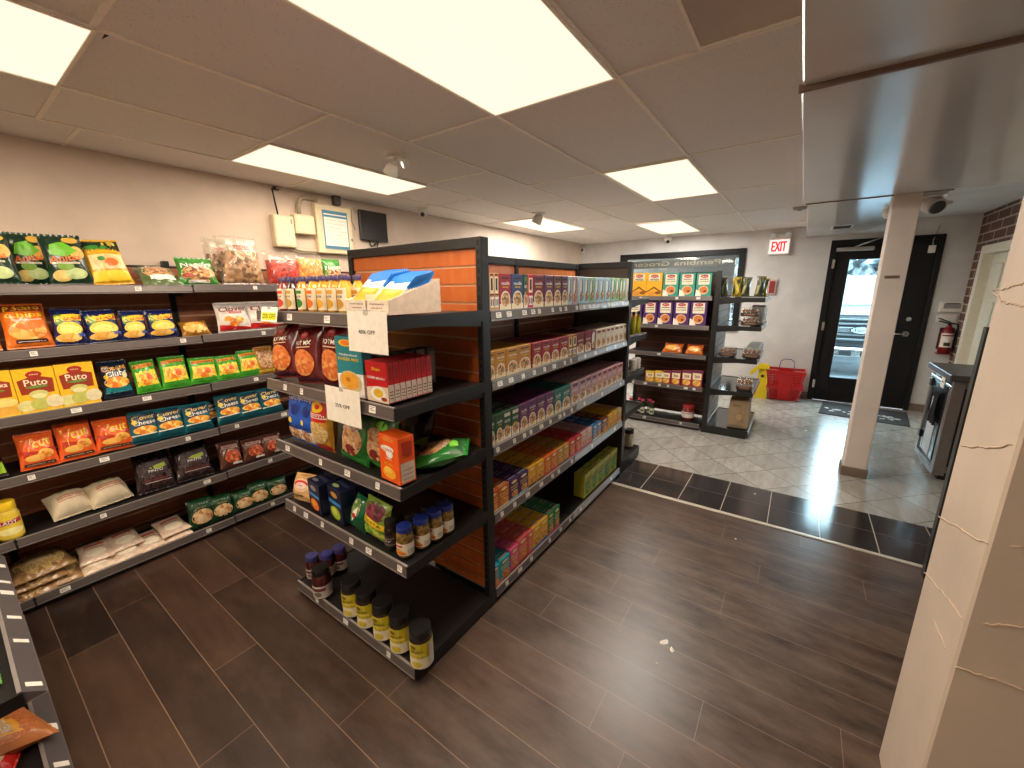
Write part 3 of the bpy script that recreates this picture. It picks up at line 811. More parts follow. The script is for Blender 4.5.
for k, (x0, x1) in enumerate(((-.90, .037), (.037, .98), (.98, 1.90), (1.90, 2.82))):
    shelf_unit(wl[k], ((x0+x1)/2, YL, 0), 0, x1-x0, .345, L_WALL if k < 2 else [(z[0]+.004,) for z in L_WALL], 1.83, M_ROSE, tags=(2,2,2,3,2,2), seed=20+k, posts=(k == 0, 1), lipm=M_LIP, group=None, toprail=False)
shelf_unit('low black shelving unit in the corner closest to the viewer, with packets and noodles', (-.052, 2.452, 0), PI/2, 1.22, .40, [(.42,), (.076,)], .62, M_WENGE, M_GROOVED, tags=6, seed=31, lipm=mat((92,86,88), .35, .2), slope=.042, lipt=.046)
L_G2 = [(1.535,), (1.215,), (.885,), (.515,), (.082,)]
shelf_unit('dark wood shelving unit of cookie boxes on the light tile floor', (4.88, 1.242, 0), -PI/2, .905, .33, L_G2, 1.80, M_WENGE, M_GROOVED, tags=(3,1,1,6,2), seed=41, posts=(1, 0))
GX0, GX1 = 4.885, 5.76
shelf_unit('black side shelving unit of baked packs, standing toward the glass door', ((GX0+GX1)/2, .297, 0), 0, GX1-GX0, .425, [(1.525,), (1.23,), (.885,), (.525,), (.095,)], 1.80, slat_wood((120,112,108),(140,132,128)), mat((80,72,70), .5), tags=(0,0,0,0,0), seed=42, lipm=mat((210,214,218), .22, .2), posts=(1, 0), toprail=False, deck=mat((40,40,42),.12))  # pale lip colour paints in the daylight these lips reflect

# ================================================================== FITTINGS
def dome_camera(label, loc, rz, s=1, white=True):
    o = thing('security_camera', label, 'security camera', loc, rz)
    o.scale = (s, s, s)
    MB().lathe([(.05,-.012),(.055,-.004),(.055,0)], M_WHITE, 20).build('mount', o)
    b = MB().lathe([(.012,-.075),(.03,-.07),(.044,-.052),(.048,-.03),(.044,-.012)], M_WHITE, 20).build('housing', o)
    b2 = MB(); b2.lathe([(.0,.054),(.014,.052),(.02,.046),(.022,.036)], M_BLACK, 18, (0,0,0), caps=False)
    e = b2.build('lens', o); e.rotation_euler = (math.radians(128), 0, 0); e.location = (0, -.004, -.042)
    return o
p = hit(422, 211, 2, 2.40); dome_camera('white dome camera on the ceiling above the black screen', (3.1, 3.27, CZ), -.9, 1.0)
p = hit(668, 237, 1, 1.83); dome_camera('white dome camera on the ceiling edge above the dark window frame', (XE-.12, sx(668, (XE-.12, 0, 2.4), 1), CZ), -1.3, 1.25)
dome_camera('white dome camera under the bulkhead, half behind the square column', (5.2, sx(889, (5.2, 0, 2.25), 1), BZ-.002), -1.2, 1.0)
o = thing('security_camera', 'large white bullet camera beside the top of the square column', 'security camera', (4.62, sx(931, (4.62, 0, 2.27), 1), BZ-.006), math.radians(-62))
MB().lathe([(.075,-.014),(.085,0)], M_WHITE, 22).build('mount', o)
hb = MB().lathe([(.058,-.075),(.062,-.07),(.062,.05),(.045,.07)], mat((206,196,188),.4), 22).build('housing', o)
hb.rotation_euler = (math.radians(-62), 0, 0); hb.location = (0, -.01, -.055)
ln = MB().lathe([(.047,-.079),(.05,-.074)], M_BLACK, 20).build('lens', o); ln.rotation_euler = (math.radians(-62), 0, 0); ln.location = (0, -.01, -.055)
# twin emergency lamp heads on the ceiling and a small ceiling speaker
p = hit(395, 153, 2, CZ)
o = thing('emergency_light', 'twin-headed white emergency light hanging from the ceiling tiles', 'emergency light', (p.x, p.y, CZ), math.radians(-30))
MB().lathe([(.062,-.012),(.07,0)], M_WHITE, 18).build('mount', o)
m = MB().tube([(0,0,-.01),(0,0,-.05),(-.03,-.01,-.075)], .013, M_WHITE); m.tube([(0,0,-.02),(.05,.0,-.035)], .012, M_WHITE); m.tube([(0,0,-.02),(-.05,.0,-.03)], .012, M_WHITE); m.build('arm', o)
for k, (loc, rot) in enumerate((((-.03,-.02,-.10), (.5,.4,0)), ((.06,.01,-.045), (0,1.2,0)))):
    h = MB().lathe([(.022,.035),(.034,.02),(.042,-.02),(.042,-.03)], M_WHITE, 18).lathe([(.036,-.0305),(.036,-.031)], mat((120,116,110),.2,.6), 16).build('lamp_head', o); h.location = loc; h.rotation_euler = rot
    if k: h.scale = (.7,.7,.7)
p = hit(538, 213, 2, CZ)
o = thing('emergency_light', 'small white emergency lamp on the ceiling in front of the far wall light', 'emergency light', (p.x, p.y, CZ), -.6)
MB().lathe([(.07,-.014),(.075,0)], M_WHITE, 18).build('mount', o)
h = MB().lathe([(.03,.05),(.05,.02),(.055,-.045),(.05,-.055)], mat((206,200,190),.4), 18).build('lamp_head', o); h.location = (0,0,-.06); h.rotation_euler = (.3,.35,0)
o = thing('motion_sensor', 'small white sensor in the upper room corner beside the end wall', 'sensor', (XE-.03, sx(583, (XE-.03,0,2.36), 1), 2.33))
MB().box(-.03,.03,-.03,.03,-.05,.05,M_WHITE,.01).build('housing', o); MB().box(-.034,-.03,-.02,.02,-.03,.02,mat((90,88,86),.3),.001).build('lens', o)
for px, py, lab in ((800, 208, 'small grey ceiling detector beside the bulkhead edge'), (944, 203, 'round flat ceiling detector over the brick wall side')):
    p = hit(px, py, 2, CZ-.01)
    o = thing('smoke_detector', lab, 'detector', (p.x, max(p.y, .13) if px < 900 else p.y, CZ), 0)
    MB().lathe([(.045,-.03),(.06,-.022),(.065,0)], mat((176,172,166),.5), 18).build('housing', o)
    MB().lathe([(.02,-.034),(.022,-.03)], M_BLACK, 12).build('sensor_cap', o)

# wall boxes
def wbox(px0, py0, px1, py1, y=None):
    y = YW if y is None else y
    a = hit(px0, py0, 1, y); b = hit(px1, py1, 1, y); return a.x, b.x, min(a.z, b.z), max(a.z, b.z)
o = thing('alarm_box', 'ivory metal alarm box with a black aerial on the wall', 'control box', (1.768, YW, 2.095))
MB().box(-.085,.075,-.07,0,-.12,.12,M_IVORY,.006).build('housing', o)
MB().box(-.075,.065,-.074,-.0695,-.105,.105,mat((228,214,180),.5),.003).build('door', o)
MB().box(.045,.055,-.077,-.073,.06,.095,mat((150,140,120),.5)).build('lock', o)
MB().tube([(-.03,-.04,.12),(-.05,-.04,.31)],.006,M_BLACK).build('aerial', o)
o = thing('junction_box', 'smaller ivory junction box joined by a curved grey conduit', 'control box', (1.935, YW, 2.165))
MB().box(-.085,.085,-.07,0,-.075,.075,M_IVORY,.005).build('housing', o)
MB().box(-.07,.07,-.073,-.069,-.06,.06,mat((226,212,178),.5),.002).build('cover', o)
MB().tube([(-.02,-.03,.075),(-.02,-.03,.15),(.0,-.03,.20),(.05,-.03,.225),(.15,-.03,.215)],.016,mat((176,160,136),.45)).build('conduit', o)
o = thing('breaker_panel', 'large ivory breaker panel on the wall with a printed chart on its door', 'breaker panel', (2.205, YW, 2.15))
MB().box(-.165,.175,-.06,0,-.20,.20,M_IVORY,.006).build('housing', o)
MB().box(-.11,.15,-.064,-.0595,-.165,.16,mat((228,212,180),.5),.003).build('door', o)
MB().box(.155,.163,-.066,-.0595,-.08,-.06,mat((90,80,66),.4)).build('latch', o)
MB().tube([(-.18,-.04,-.19),(-.32,-.04,-.19),(-.4,-.03,-.17)],.013,mat((190,176,150),.5)).build('conduit', o)
MB().box(.03,.09,-.06,0,.215,.30,mat((90,82,76),.5),.006).build('conduit_hub', o)
o = thing('notice_sheet', 'printed white chart with blue bands on the ivory breaker panel', 'notice', (2.215, YW-.0645, 2.15))
g = MB().box(-.118,.118,-.002,0,-.16,.155,mat((70,130,160),.5))
g.box(-.108,.108,-.0024,-.002,-.135,.10,M_PAPER); g.box(-.108,.108,-.0024,-.002,.118,.128,M_PAPER)
for k in range(7): g.box(-.10,.10-.03*(k % 3),-.0027,-.0024,.075-.03*k,.079-.03*k,mat((190,186,180),.6))
g.build('printed_sheet', o)
o = thing('tv_screen', 'black flat screen on the wall beside the breaker panel', 'screen', (2.62, YW, 2.235))
MB().box(-.14,.17,-.045,-.012,-.14,.13,M_BLACK,.006).build('housing', o)
MB().box(-.13,.16,-.0465,-.0445,-.13,.12,mat((34,30,30),.25)).build('display', o)
MB().box(-.05,.05,-.012,0,-.05,.05,M_BLACK).build('wall_mount', o)
m = MB().tube([(-.15,-.02,.10),(-.19,-.015,.14),(-.2,-.01,.02),(-.17,-.01,-.05)],.008,mat((200,190,176),.5)); m.tube([(-.05,-.03,-.14),(-.02,-.02,-.19),(.02,-.02,-.17),(.06,-.03,-.14)],.006,M_BLACK); m.tube([(.06,-.02,-.14),(.04,-.02,-.22)],.007,M_BLACK)
m.build('cable', o)
o = thing('wall_plug', 'tiny dark fitting at the wall top above the alarm box', 'fitting', (hit(276,190,1,YW-.02).x, YW, 2.415))
MB().box(-.02,.02,-.03,0,-.012,.012,M_BLACK,.004).lathe([(.006,-.045),(.008,-.03)],M_CHROME,10,axis=1).build('housing', o)

# exit sign
p0 = hit(767, 258, 0, XE-.03); p1 = hit(792, 233, 0, XE-.03)
yc, zc, hw, hh = (p0.y+p1.y)/2, (p0.z+p1.z)/2, abs(p0.y-p1.y)/2, .125
o = thing('exit_sign', 'white exit sign with red letters and twin lamps on the end wall', 'exit sign', (XE, yc, zc))
MB().box(-.055,-.0,-hw,hw,-hh,hh-.01,mat((236,226,220),.4),.006).build('housing', o)
MB().box(-.058,-.054,-hw+.015,hw-.015,-hh+.02,hh-.045,emit((255,226,220),.85)).build('face', o)
g = MB(); vs, fs, _ = text_geo('EXIT'); R_ = emit((250,30,40),.95)
g.add([(-.0595, -x*hw*1.35, -.012+y*.135) for x, y in vs], fs, R_)
for dx in (.004, -.004): g.add([(-.0592, -x*hw*1.35+dx, -.012+y*.138) for x, y in vs], fs, R_)
g.build('lettering', o)
for s in (-1, 1):
    h = MB().lathe([(.032,.05),(.042,.02),(.046,-.02)], mat((200,196,190),.35), 18).lathe([(.038,-.0205),(.038,-.022)], mat((216,220,222),.2), 16).build('lamp_head', o)
    h.location = (-.06, s*.095, hh+.02); h.rotation_euler = (0, math.radians(72), 0)
MB().box(-.05,0,-.12,.12,hh-.012,hh+.035,M_WHITE,.006).build('lamp_bracket', o)

# small fire alarm pull / thermostat / extinguisher / door sensor
p = hit(772, 287, 0, XE)
o = thing('alarm_pull_station', 'small red and white alarm pull station on the end wall above the packs', 'alarm switch', (XE, p.y, p.z))
MB().box(-.03,0,-.055,.055,-.11,.11,mat((206,176,164),.5),.005).build('housing', o)
MB().box(-.036,-.03,-.035,.035,-.09,.085,mat((150,44,36),.4),.004).build('pull_handle', o)
p = hit(951, 308, 0, XE)
o = thing('thermostat', 'white thermostat box with a dark display on the end wall', 'thermostat', (XE, p.y, p.z))
MB().box(-.035,0,-.11,.11,-.05,.075,M_WHITE,.006).build('housing', o)
MB().box(-.038,-.034,-.075,.075,-.005,.055,mat((150,146,140),.3)).build('display', o)
MB().box(-.04,-.037,-.06,.06,.05,.06,M_BLACK).build('grille', o)
o = thing('switch_plate', 'blank white plate under the thermostat', 'switch plate', (XE, p.y+.02, p.z-.13))
MB().box(-.012,0,-.09,.09,-.045,.045,M_WHITE,.004).box(-.016,-.012,-.02,.02,-.02,.02,M_WHITE,.002).build('plate', o)
p = hit(943, 353, 0, XE-.08)
o = thing('fire_extinguisher', 'red fire extinguisher with a white label hanging on the end wall', 'fire extinguisher', (XE-.085, p.y, p.z), -PI/2); o.scale = (.9, .9, .86)
RED = mat((130,26,24), .3)
MB().lathe([(.05,0),(.065,.01),(.066,.30),(.045,.36),(.022,.385),(.022,.40)],RED,22).build('cylinder', o)
def es(u, v, off=0):
    a = -PI/2+(u-.5)*2.4; return ((.067+off)*math.cos(a), (.067+off)*math.sin(a), .09+.2*v)
g = MB(); g.add([es(i/12, j) for j in (0,1) for i in range(13)], [(i,i+1,14+i,13+i) for i in range(12)], M_PAPER, True)
paint(g, [('r',mat((60,56,54),.5),.3,.1,.7,.35),('r',RED,.1,.8,.9,.9)], es, .001); g.build('label', o)
m = MB().tube([(0,0,.40),(0,0,.44)],.018,M_BLACK); m.tube([(-.01,0,.43),(-.11,0,.46)],.009,M_BLACK); m.tube([(.0,0,.445),(-.12,.0,.50)],.008,M_BLACK); m.build('valve_lever', o)
MB().tube([(.02,0,.43),(.07,-.02,.42),(.09,-.02,.34),(.085,-.03,.15),(.08,-.03,.08)],.011,M_BLACK).build('hose', o)
MB().box(-.07,.07,.06,.085,.05,.36,mat((70,30,28),.5)).box(-.075,.075,-.06,.06,-.012,.0,RED).build('bracket', o)
p = hit(932, 249, 0, XE-.03); q = hit(938.5, 234, 0, XE-.02)
o = thing('door_sensor', 'small white sensor box dangling by a wire at the top of the black door', 'sensor', (XE-.03, p.y, p.z))
MB().box(-.014,.014,-.032,.032,-.045,.045,M_WHITE,.004).build('housing', o)
MB().tube([(0,0,.045),(0,(q.y-p.y)*.5+.02,(q.z-p.z)*.6),(.02,q.y-p.y,q.z-p.z+.10)],.005,mat((180,176,170),.5)).build('cable', o)
p = hit(892, 277, 0, CX)
o = thing('column_sticker', 'small smudged dark sticker on the face of the square column', 'sticker', (CX, p.y, p.z), 0)
g = MB().box(-.002,0,-.045,.045,-.012,.012,mat((128,106,90),.7)); vs, fs, _ = text_geo('mmm'); g.add([(-.0026,-x*.06,y*.012) for x, y in vs], fs, mat((86,66,54),.7)); g.build('sticker_face', o)

# mat by the door, paper scraps
a, b, c, d = [hit(*q, 2, .006) for q in ((821,402),(907,408.5),(914,423),(832,416.5))]
mp = [hit(820,402,2,0), hit(908,407,2,0), hit(915,423.5,2,0), hit(833,416.5,2,0)]
xa, xb = 6.42, 7.18; ya, yb = -.37, -1.30
o = thing('door_mat', 'dark door mat with pale printed marks in front of the black door', 'door mat', ((xa+xb)/2, (ya+yb)/2, 0), math.radians(-6))
MB().box(-.36,.36,-.44,.44,0,.010,mat((46,43,42),.9,bump=.5,scale=300),.004).build('pad', o)
g = MB(); rnd = random.Random(4); M_MK = mat((196,194,190),.8)
for k in range(30):
    x, y = rnd.uniform(-.22,-.02), rnd.uniform(-.36,.40); r = rnd.uniform(.014,.036); n = 7; a0 = rnd.uniform(0,6)
    g.add([(x+r*rnd.uniform(.6,1.3)*math.cos(a0+2*PI*i/n), y+r*rnd.uniform(.6,1.4)*math.sin(a0+2*PI*i/n), .0108) for i in range(n)], [tuple(range(n))], M_MK)
g.build('printed_marks', o)
for k, (px, py, sz) in enumerate(((664.5,642,.026),(672,650,.018),(657,663,.007),(735.5,539,.008),(806,430.5,.02),(755,494,.008))):
    p = hit(px, py, 2, 0); rnd = random.Random(k)
    lab = ['torn white paper scrap on the planks, largest of the scraps','small folded white paper scrap beside the largest scrap','tiny white crumb on the planks below the paper scraps','tiny white crumb on the planks near the metal strip','white paper scrap on the light tiles before the door','tiny white crumb on the dark tile strip'][k]
    o = thing('paper_scrap', lab, 'paper scrap', (p.x, p.y, 0), rnd.uniform(0, 3))
    pts = [(sz*rnd.uniform(.6,1.2)*math.cos(2*PI*i/7), sz*rnd.uniform(.3,.7)*math.sin(2*PI*i/7)) for i in range(7)]
    m = MB(); m.add([(x,y,.0008) for x,y in pts]+[(0,0,.005+sz*.2)]+[(x*.9,y*.9,.0004) for x,y in pts], [(i,(i+1)%7,7) for i in range(7)]+[tuple(range(8,15))[::-1]]+[(8+i,8+(i+1)%7,(i+1)%7,i) for i in range(7)], mat((236,230,222),.7))
    m.build('paper', o)

# stacked shopping baskets
M_BASK = mat((196,24,26), .4)
def basket(label, loc, rz, group, handle):
    o = thing('shopping_basket', label, 'basket', loc, rz, group)
    w, d, h = .22, .15, .20
    m = MB()
    def ring(z, t, th=.006, hh=.012):
        a, b = w*(.82+.18*t), d*(.8+.2*t)
        m.box(-a,a,-b,-b+th,z,z+hh,M_BASK); m.box(-a,a,b-th,b,z,z+hh,M_BASK); m.box(-a,-a+th,-b+th,b-th,z,z+hh,M_BASK); m.box(a-th,a,-b+th,b-th,z,z+hh,M_BASK)
    for z in (.0,.03,.06,.09,.12,.15): ring(z, z/h)
    ring(.172, 1.0, .012, .028)
    a0, b0 = w*.82, d*.8
    m.box(-a0,a0,-b0,b0,0,.005,M_BASK)
    n = 13
    for i in range(n):
        u = -1+2*i/(n-1); solid = abs(u) < .35
        for s in (-1, 1):
            hwid = .011 if solid else .005
            m.add([(u*w*.80-hwid,s*b0,0),(u*w*.80+hwid,s*b0,0),(u*w*.97+hwid,s*d,.18),(u*w*.97-hwid,s*d,.18),(u*w*.80-hwid,s*(b0-.004),0),(u*w*.80+hwid,s*(b0-.004),0),(u*w*.97+hwid,s*(d-.004),.18),(u*w*.97-hwid,s*(d-.004),.18)],
                  [(0,1,2,3),(7,6,5,4),(0,3,7,4),(1,5,6,2)], M_BASK)
        for s in (-1, 1):
            m.add([(s*a0,u*d*.78-.005,0),(s*a0,u*d*.78+.005,0),(s*w,u*d*.95+.005,.18),(s*w,u*d*.95-.005,.18)], [(0,1,2,3)], M_BASK)
    # solid panel in the middle of each long side
    for s in (-1, 1):
        m.add([(-w*.30,s*(b0+.001),.01),(w*.30,s*(b0+.001),.01),(w*.36,s*(d+.001),.178),(-w*.36,s*(d+.001),.178)], [(0,1,2,3)], M_BASK)
    m.build('basket_body', o)
    hd = MB()
    for s in ((-1, 1) if handle else (1,)):
        if handle: hd.tube([(-.09,s*d*.2,.19),(-.075,s*.02,.30),(-.04,s*.012,.325),(.04,s*.012,.325),(.075,s*.02,.30),(.09,s*d*.2,.19)], .005, mat((120,116,114),.3,.8))
        else: hd.tube([(-w*.9,-d-.008,.17),(-w*.75,-d-.02,-.0),(w*.75,-d-.02,-.0),(w*.9,-d-.008,.17)], .004, mat((150,120,116),.3,.8))
    hd.build('handle', o)
    return o
bp = hit(785, 398, 2, 0)
BXp, BYp = 7.08, .05
basket('lower red basket of the stack beside the glass door, on the floor', (BXp, BYp, .012), -PI/2, 'stacked red shopping baskets', False).scale = (1.02,1.02,1.02)
basket('upper red basket of the stack, with its wire handle raised', (BXp-.005, BYp+.005, .20), -PI/2, 'stacked red shopping baskets', True).scale = (1.08,1.08,1.22)
# folded yellow wet-floor sign
YEL = mat((232,200,30), .45)
cp = (7.0, .335)
o = thing('wet_floor_sign', 'yellow folding floor sign between the side shelves and red baskets', 'floor sign', (cp[0], cp[1], 0), -PI/2)
m = MB()
for s in (-1, 1):
    m.prism([(-.08,0),(.08,0),(.055,.46),(.035,.50),(-.035,.50),(-.055,.46)], 1, s*.06-.006, s*.06+.006, YEL)
pn = m.build('panel', o)
MB().box(-.04,.04,-.07,.07,.48,.51,YEL,.006).build('hinge', o)
g = MB(); g.lathe([(.018,0),(.03,.002)],mat((60,52,20),.5),14,(0,-.067,.34),axis=1); g.build('printed_mark', o)
m = MB().prism([(-.17,.40),(-.04,.53),(.08,.52),(.07,.45),(-.03,.46),(-.15,.34)], 1, -.09, -.075, YEL).build('loose_flap', o)

# ================================================================== COUNTER
M_CB = mat((26,24,26), .35); M_CG = mat((128,122,118), .4, .3)
cx0, cx1, cy0, cy1, cz = 4.68, 5.34, -1.58, -1.095, .872
o = thing('counter', 'black checkout counter with grey metal edging, by the brick wall', 'counter', (0, 0, 0))
MB().box(cx0+.02,cx1,cy0,cy1-.02,.08,cz,M_CB,.004).build('body', o)
MB().box(cx0+.05,cx1,cy0,cy1-.05,0,.08,M_CB).build('plinth', o)
MB().box(cx0-.045,cx1+.02,cy0,cy1+.035,cz,cz+.05,mat((74,68,66),.4),.006).build('worktop', o)
f = MB()
f.box(cx0,cx0+.022,cy1-.075,cy1-.0,.05,cz,M_CG,.003); f.box(cx0,cx0+.022,cy0,cy1-.075,cz-.06,cz,M_CG,.003); f.box(cx0,cx0+.022,cy0,cy1-.075,.08,.13,M_CG,.003)
f.box(cx0+.022,cx1,cy1-.022,cy1,.04,.09,M_CG,.003); f.box(cx0+.022,cx1,cy1-.022,cy1+.004,cz-.075,cz-.05,M_CHROME,.003); f.box(cx1-.05,cx1,cy1-.022,cy1,.09,cz-.075,M_CG,.003); f.box(cx0+.022,cx0+.08,cy1-.022,cy1,.09,cz-.075,M_CG,.003)
f.build('edge_frame', o)
dd = MB().box(cx0+.14,cx1-.1,cy1-.02,cy1-.004,.13,cz-.09,mat((44,48,52),.25,.2),.003).build('door', o)
for z in (.22,.72): MB().box(cx1-.10,cx1-.04,cy1-.01,cy1+.015,z,z+.07,M_BLACK,.004).build('hinge', dd)
p = thing('notice_sheet', 'long white sheet taped to the side of the black counter', 'notice', (cx0+.36, cy1-.0035, .12))
MB().box(-.115,.115,0,.0025,.02,.52,mat((206,214,220),.5)).build('sheet', p)
p = thing('dark_cloth', 'dark cloth hanging on the counter side above the white sheet', 'cloth', (cx0+.235, cy1+.012, .60))
m = MB(); rnd = random.Random(3)
vs = []; 
for j in range(9):
    for i in range(9):
        vs.append((-.08+.16*i/8*(1-.02*j), .012+.012*math.sin(i*1.7+j*.3), -.16+.28*j/8))
m.add(vs, [(j*9+i, j*9+i+1, j*9+i+10, j*9+i+9) for j in range(8) for i in range(8)], mat((28,30,36),.9), True)
m.add([(v[0], v[1]-.008, v[2]) for v in vs], [(j*9+i, j*9+i+9, j*9+i+10, j*9+i+1) for j in range(8) for i in range(8)], mat((28,30,36),.9), True)
m.build('cloth', p)
p = thing('card_holder', 'small clear card holder with crumpled wrapper on the counter top', 'card holder', (4.86, -1.36, cz+.05))
MB().box(-.04,.04,-.05,.05,0,.02,mat((220,224,226),.25),.006).build('base', p); MB().prism([(-.03,.02),(.0,.02),(.03,.11),(.01,.11)],1,-.045,.045,mat((206,212,216),.25)).build('holder', p)
p = thing('price_label', 'small white label under the edge of the counter top', 'label', (cx0+.25, cy1+.005, cz-.052)); MB().box(-.05,.05,0,.003,-.055,.045,M_PAPER).box(-.03,.03,.003,.0034,-.01,.0,M_INK).build('card', p)
# tall black panel standing between counter and pillar
bx = 3.0
p0 = hit(985, 327, 0, bx)
o = thing('counter_screen', 'tall narrow black panel standing behind the torn-paint pillar edge', 'panel', (bx, p0.y-.004, 0))
MB().box(-.02,.02,-.6,0,0.02,1.40,M_CB,.004).build('board', o)
MB().box(-.026,.026,-.014,.003,0,1.425,mat((34,31,30),.4),.003).build('edge_strip', o)
MB().box(-.05,.05,-.58,-.02,0,.02,M_CB,.003).build('foot', o)
# ================================================================== PRODUCTS: templates
def c(*a, r=.4): return mat(a, r, bump=.10, scale=45, var=.10)
def film(*a, r=.24): return mat(a, r, coat=.25, scale=22, var=.18, bump=.5)
CREAM = c(240,226,190); WHT = c(240,236,228); YLW = c(238,200,40); RED = c(196,30,30); DRED = c(120,18,24); INK = c(34,28,26); TEAL = c(22,120,130); NAVY = c(24,34,78); GRN = c(52,130,44); DGRN = c(22,66,34)
ORG = c(232,110,24); BRN = c(112,58,30); PUR = c(86,34,110); GOLD = c(196,140,52); PINK = c(226,84,130); LBLUE = c(150,196,220); BLUE = c(36,96,190)
CHIPS = food([(236,180,80),(222,150,52),(246,206,120),(200,120,44)], 34); CHIP2 = food([(240,190,70),(226,120,40),(250,214,120)], 40)
NUTS = food([(206,160,110),(176,120,76),(226,190,150),(150,96,60)], 90); NOOD = food([(214,160,90),(160,86,50),(236,206,150),(120,60,40)], 70)
ORGN = food([(220,120,60),(190,84,36),(236,160,90)], 70); BEAN = food([(44,28,30),(62,38,38),(30,20,22),(86,60,58)], 150)
RICE = food([(240,228,204),(226,210,182),(248,240,224)], 220, bump=.2); GRAIN = food([(214,178,110),(190,146,80),(232,206,150)], 160); GREEN_F = food([(96,150,50),(60,110,40),(150,190,80)], 60)
LENT = food([(206,110,52),(176,84,38),(226,140,78)], 260); PEAN = food([(196,150,104),(160,112,72),(222,190,150),(120,80,52)], 60, bump=.8)
CRACK = food([(196,50,42),(226,84,64),(150,34,30)], 80, bump=.8); ORGF = food([(226,150,50),(200,110,36),(240,186,96)], 80, bump=.8); DATE = food([(112,70,52),(84,50,38),(146,100,78)], 60); FRUITS = food([(110,40,60),(150,60,80),(60,90,40),(90,30,50)], 40)
CLEARF = clear((250,248,244), .07, .16, .05); CLEARG = clear((240,236,226), .12, .2, .28)
TPL = {}
def tp(key, fn):
    if key not in TPL: TPL[key] = fn()
    return TPL[key]
# name -> (w,h,d, builder)
BAGS = {}
def defbag(key, w, h, d, body, gfx, **kw): BAGS[key] = (w, h, d, body, gfx, kw)
DKG = film(26,52,36)
defbag('plantain', .19,.27,.075, DKG, [('o',c(214,170,70),.72,.88,.2,.07),('o',c(226,176,84),.78,.62,.2,.13),('p',c(106,180,40),[(.12,.58),(.5,.52),(.82,.66),(.52,.84),(.2,.78)]),
    ('o',c(226,200,120),.3,.16,.22,.11),('o',c(196,214,150),.62,.2,.26,.11),('o',c(120,160,60),.42,.34,.2,.08),('t',ORG,'Anitas',.47,.50,.78,.13,.1),('r',c(228,220,190),.12,.385,.78,.42),('t',INK,'PLANTAIN',.46,.402,.5,.02)], crink=.2)
defbag('mango', .19,.25,.07, film(226,170,40), [('r',DKG,.02,.72,.98,.97),('o',c(210,180,70),.72,.88,.2,.06),('o',GRN,.35,.78,.3,.06),('t',c(240,190,40),'TROPICAL',.5,.70,.85,.09),('r',c(244,214,150),.06,.30,.94,.62),('o',c(238,190,130),.5,.45,.36,.16),('o',c(230,110,40),.6,.44,.18,.09),('o',GRN,.36,.52,.1,.05),('r',YLW,.05,.06,.95,.26)], crink=.2)
defbag('nutmix', .16,.17,.05, film(92,112,70), [('o',NUTS,.5,.5,.42,.34),('r',WHT,.2,.14,.8,.3),('t',WHT,'Nagoya',.45,.72,.6,.16)], crink=.22)
defbag('greensnack', .16,.19,.05, film(70,140,58), [('o',NOOD,.5,.36,.46,.32),('t',WHT,'Nagoya',.5,.66,.86,.22,.08),('r',WHT,.2,.06,.75,.14),('o',c(176,70,50),.2,.3,.14,.08)], crink=.22)
defbag('potato', .20,.26,.08, film(226,116,36), [('r',c(120,40,24),.03,.80,.97,.965),('t',YLW,'Potato',.5,.88,.8,.11,.05),('t',YLW,'Chips',.5,.70,.84,.15,.05),('t',WHT,'Barbecue',.62,.60,.5,.04,.08),('o',CHIPS,.5,.36,.42,.2),('o',ORG,.55,.46,.3,.09),('r',c(60,30,26),.2,.10,.86,.17),('r',WHT,.24,.12,.82,.128)], crink=.2)
defbag('sugo', .17,.21,.07, film(28,34,84), [('p',YLW,[(.06,.60),(.94,.64),(.96,.84),(.08,.80)]),('p',c(196,70,40),[(.34,.64),(.94,.67),(.94,.76),(.36,.72)]),('t',c(90,150,40),'S',.19,.68,.26,.30),('t',YLW,'ugo',.6,.715,.55,.17,.05),('o',c(236,200,60),.5,.40,.42,.20),('o',c(250,224,120),.52,.38,.34,.13),('r',c(60,90,170),.62,.20,.95,.28),('o',CHIPS,.42,.17,.4,.11)], crink=.2)
defbag('flatyellow', .17,.09,.05, film(160,110,44), [('o',CHIPS,.5,.45,.44,.36)], crink=.2)
defbag('clover', .17,.19,.06, film(232,220,210), [('r',c(190,182,178),.04,.78,.96,.96),('t',DRED,'Clover',.5,.76,.86,.17,.05),('r',RED,.34,.60,.74,.67),('t',WHT,'CHIPS',.54,.635,.34,.05),('o',CHIP2,.3,.42,.14,.09),('o',CHIP2,.6,.38,.15,.1),('o',CHIP2,.42,.24,.14,.09),('p',RED,[(.03,.05),(.97,.05),(.97,.12),(.5,.17),(.03,.24)])], crink=.22)
defbag('cheese', .16,.20,.06, film(24,40,60), [('t',c(236,170,60),'Cheese',.5,.80,.86,.15,.06),('t',WHT,'Clubs',.54,.64,.74,.15,.06),('o',CHIP2,.5,.40,.44,.15),('p',TEAL,[(.05,.12),(.95,.14),(.9,.30),(.5,.24),(.1,.30)]),('o',c(244,224,170),.82,.58,.1,.08),('o',c(240,200,60),.16,.56,.08,.06)], crink=.22)
defbag('corngreen', .165,.20,.065, film(70,166,48), [('p',c(230,150,50),[(.08,.74),(.92,.80),(.92,.92),(.08,.88)]),('t',c(150,50,30),'Kornets',.5,.83,.8,.1,.05),('p',c(236,220,60),[(.06,.20),(.94,.22),(.92,.70),(.08,.66)]),('o',CHIP2,.5,.42,.42,.2),('o',c(236,100,50),.6,.45,.12,.09)], crink=.2)
defbag('cornbrown', .15,.20,.06, film(176,120,44), [('o',NUTS,.5,.5,.42,.36),('r',c(230,190,60),.06,.05,.94,.14),('t',INK,'corn',.5,.85,.5,.1)], crink=.2)
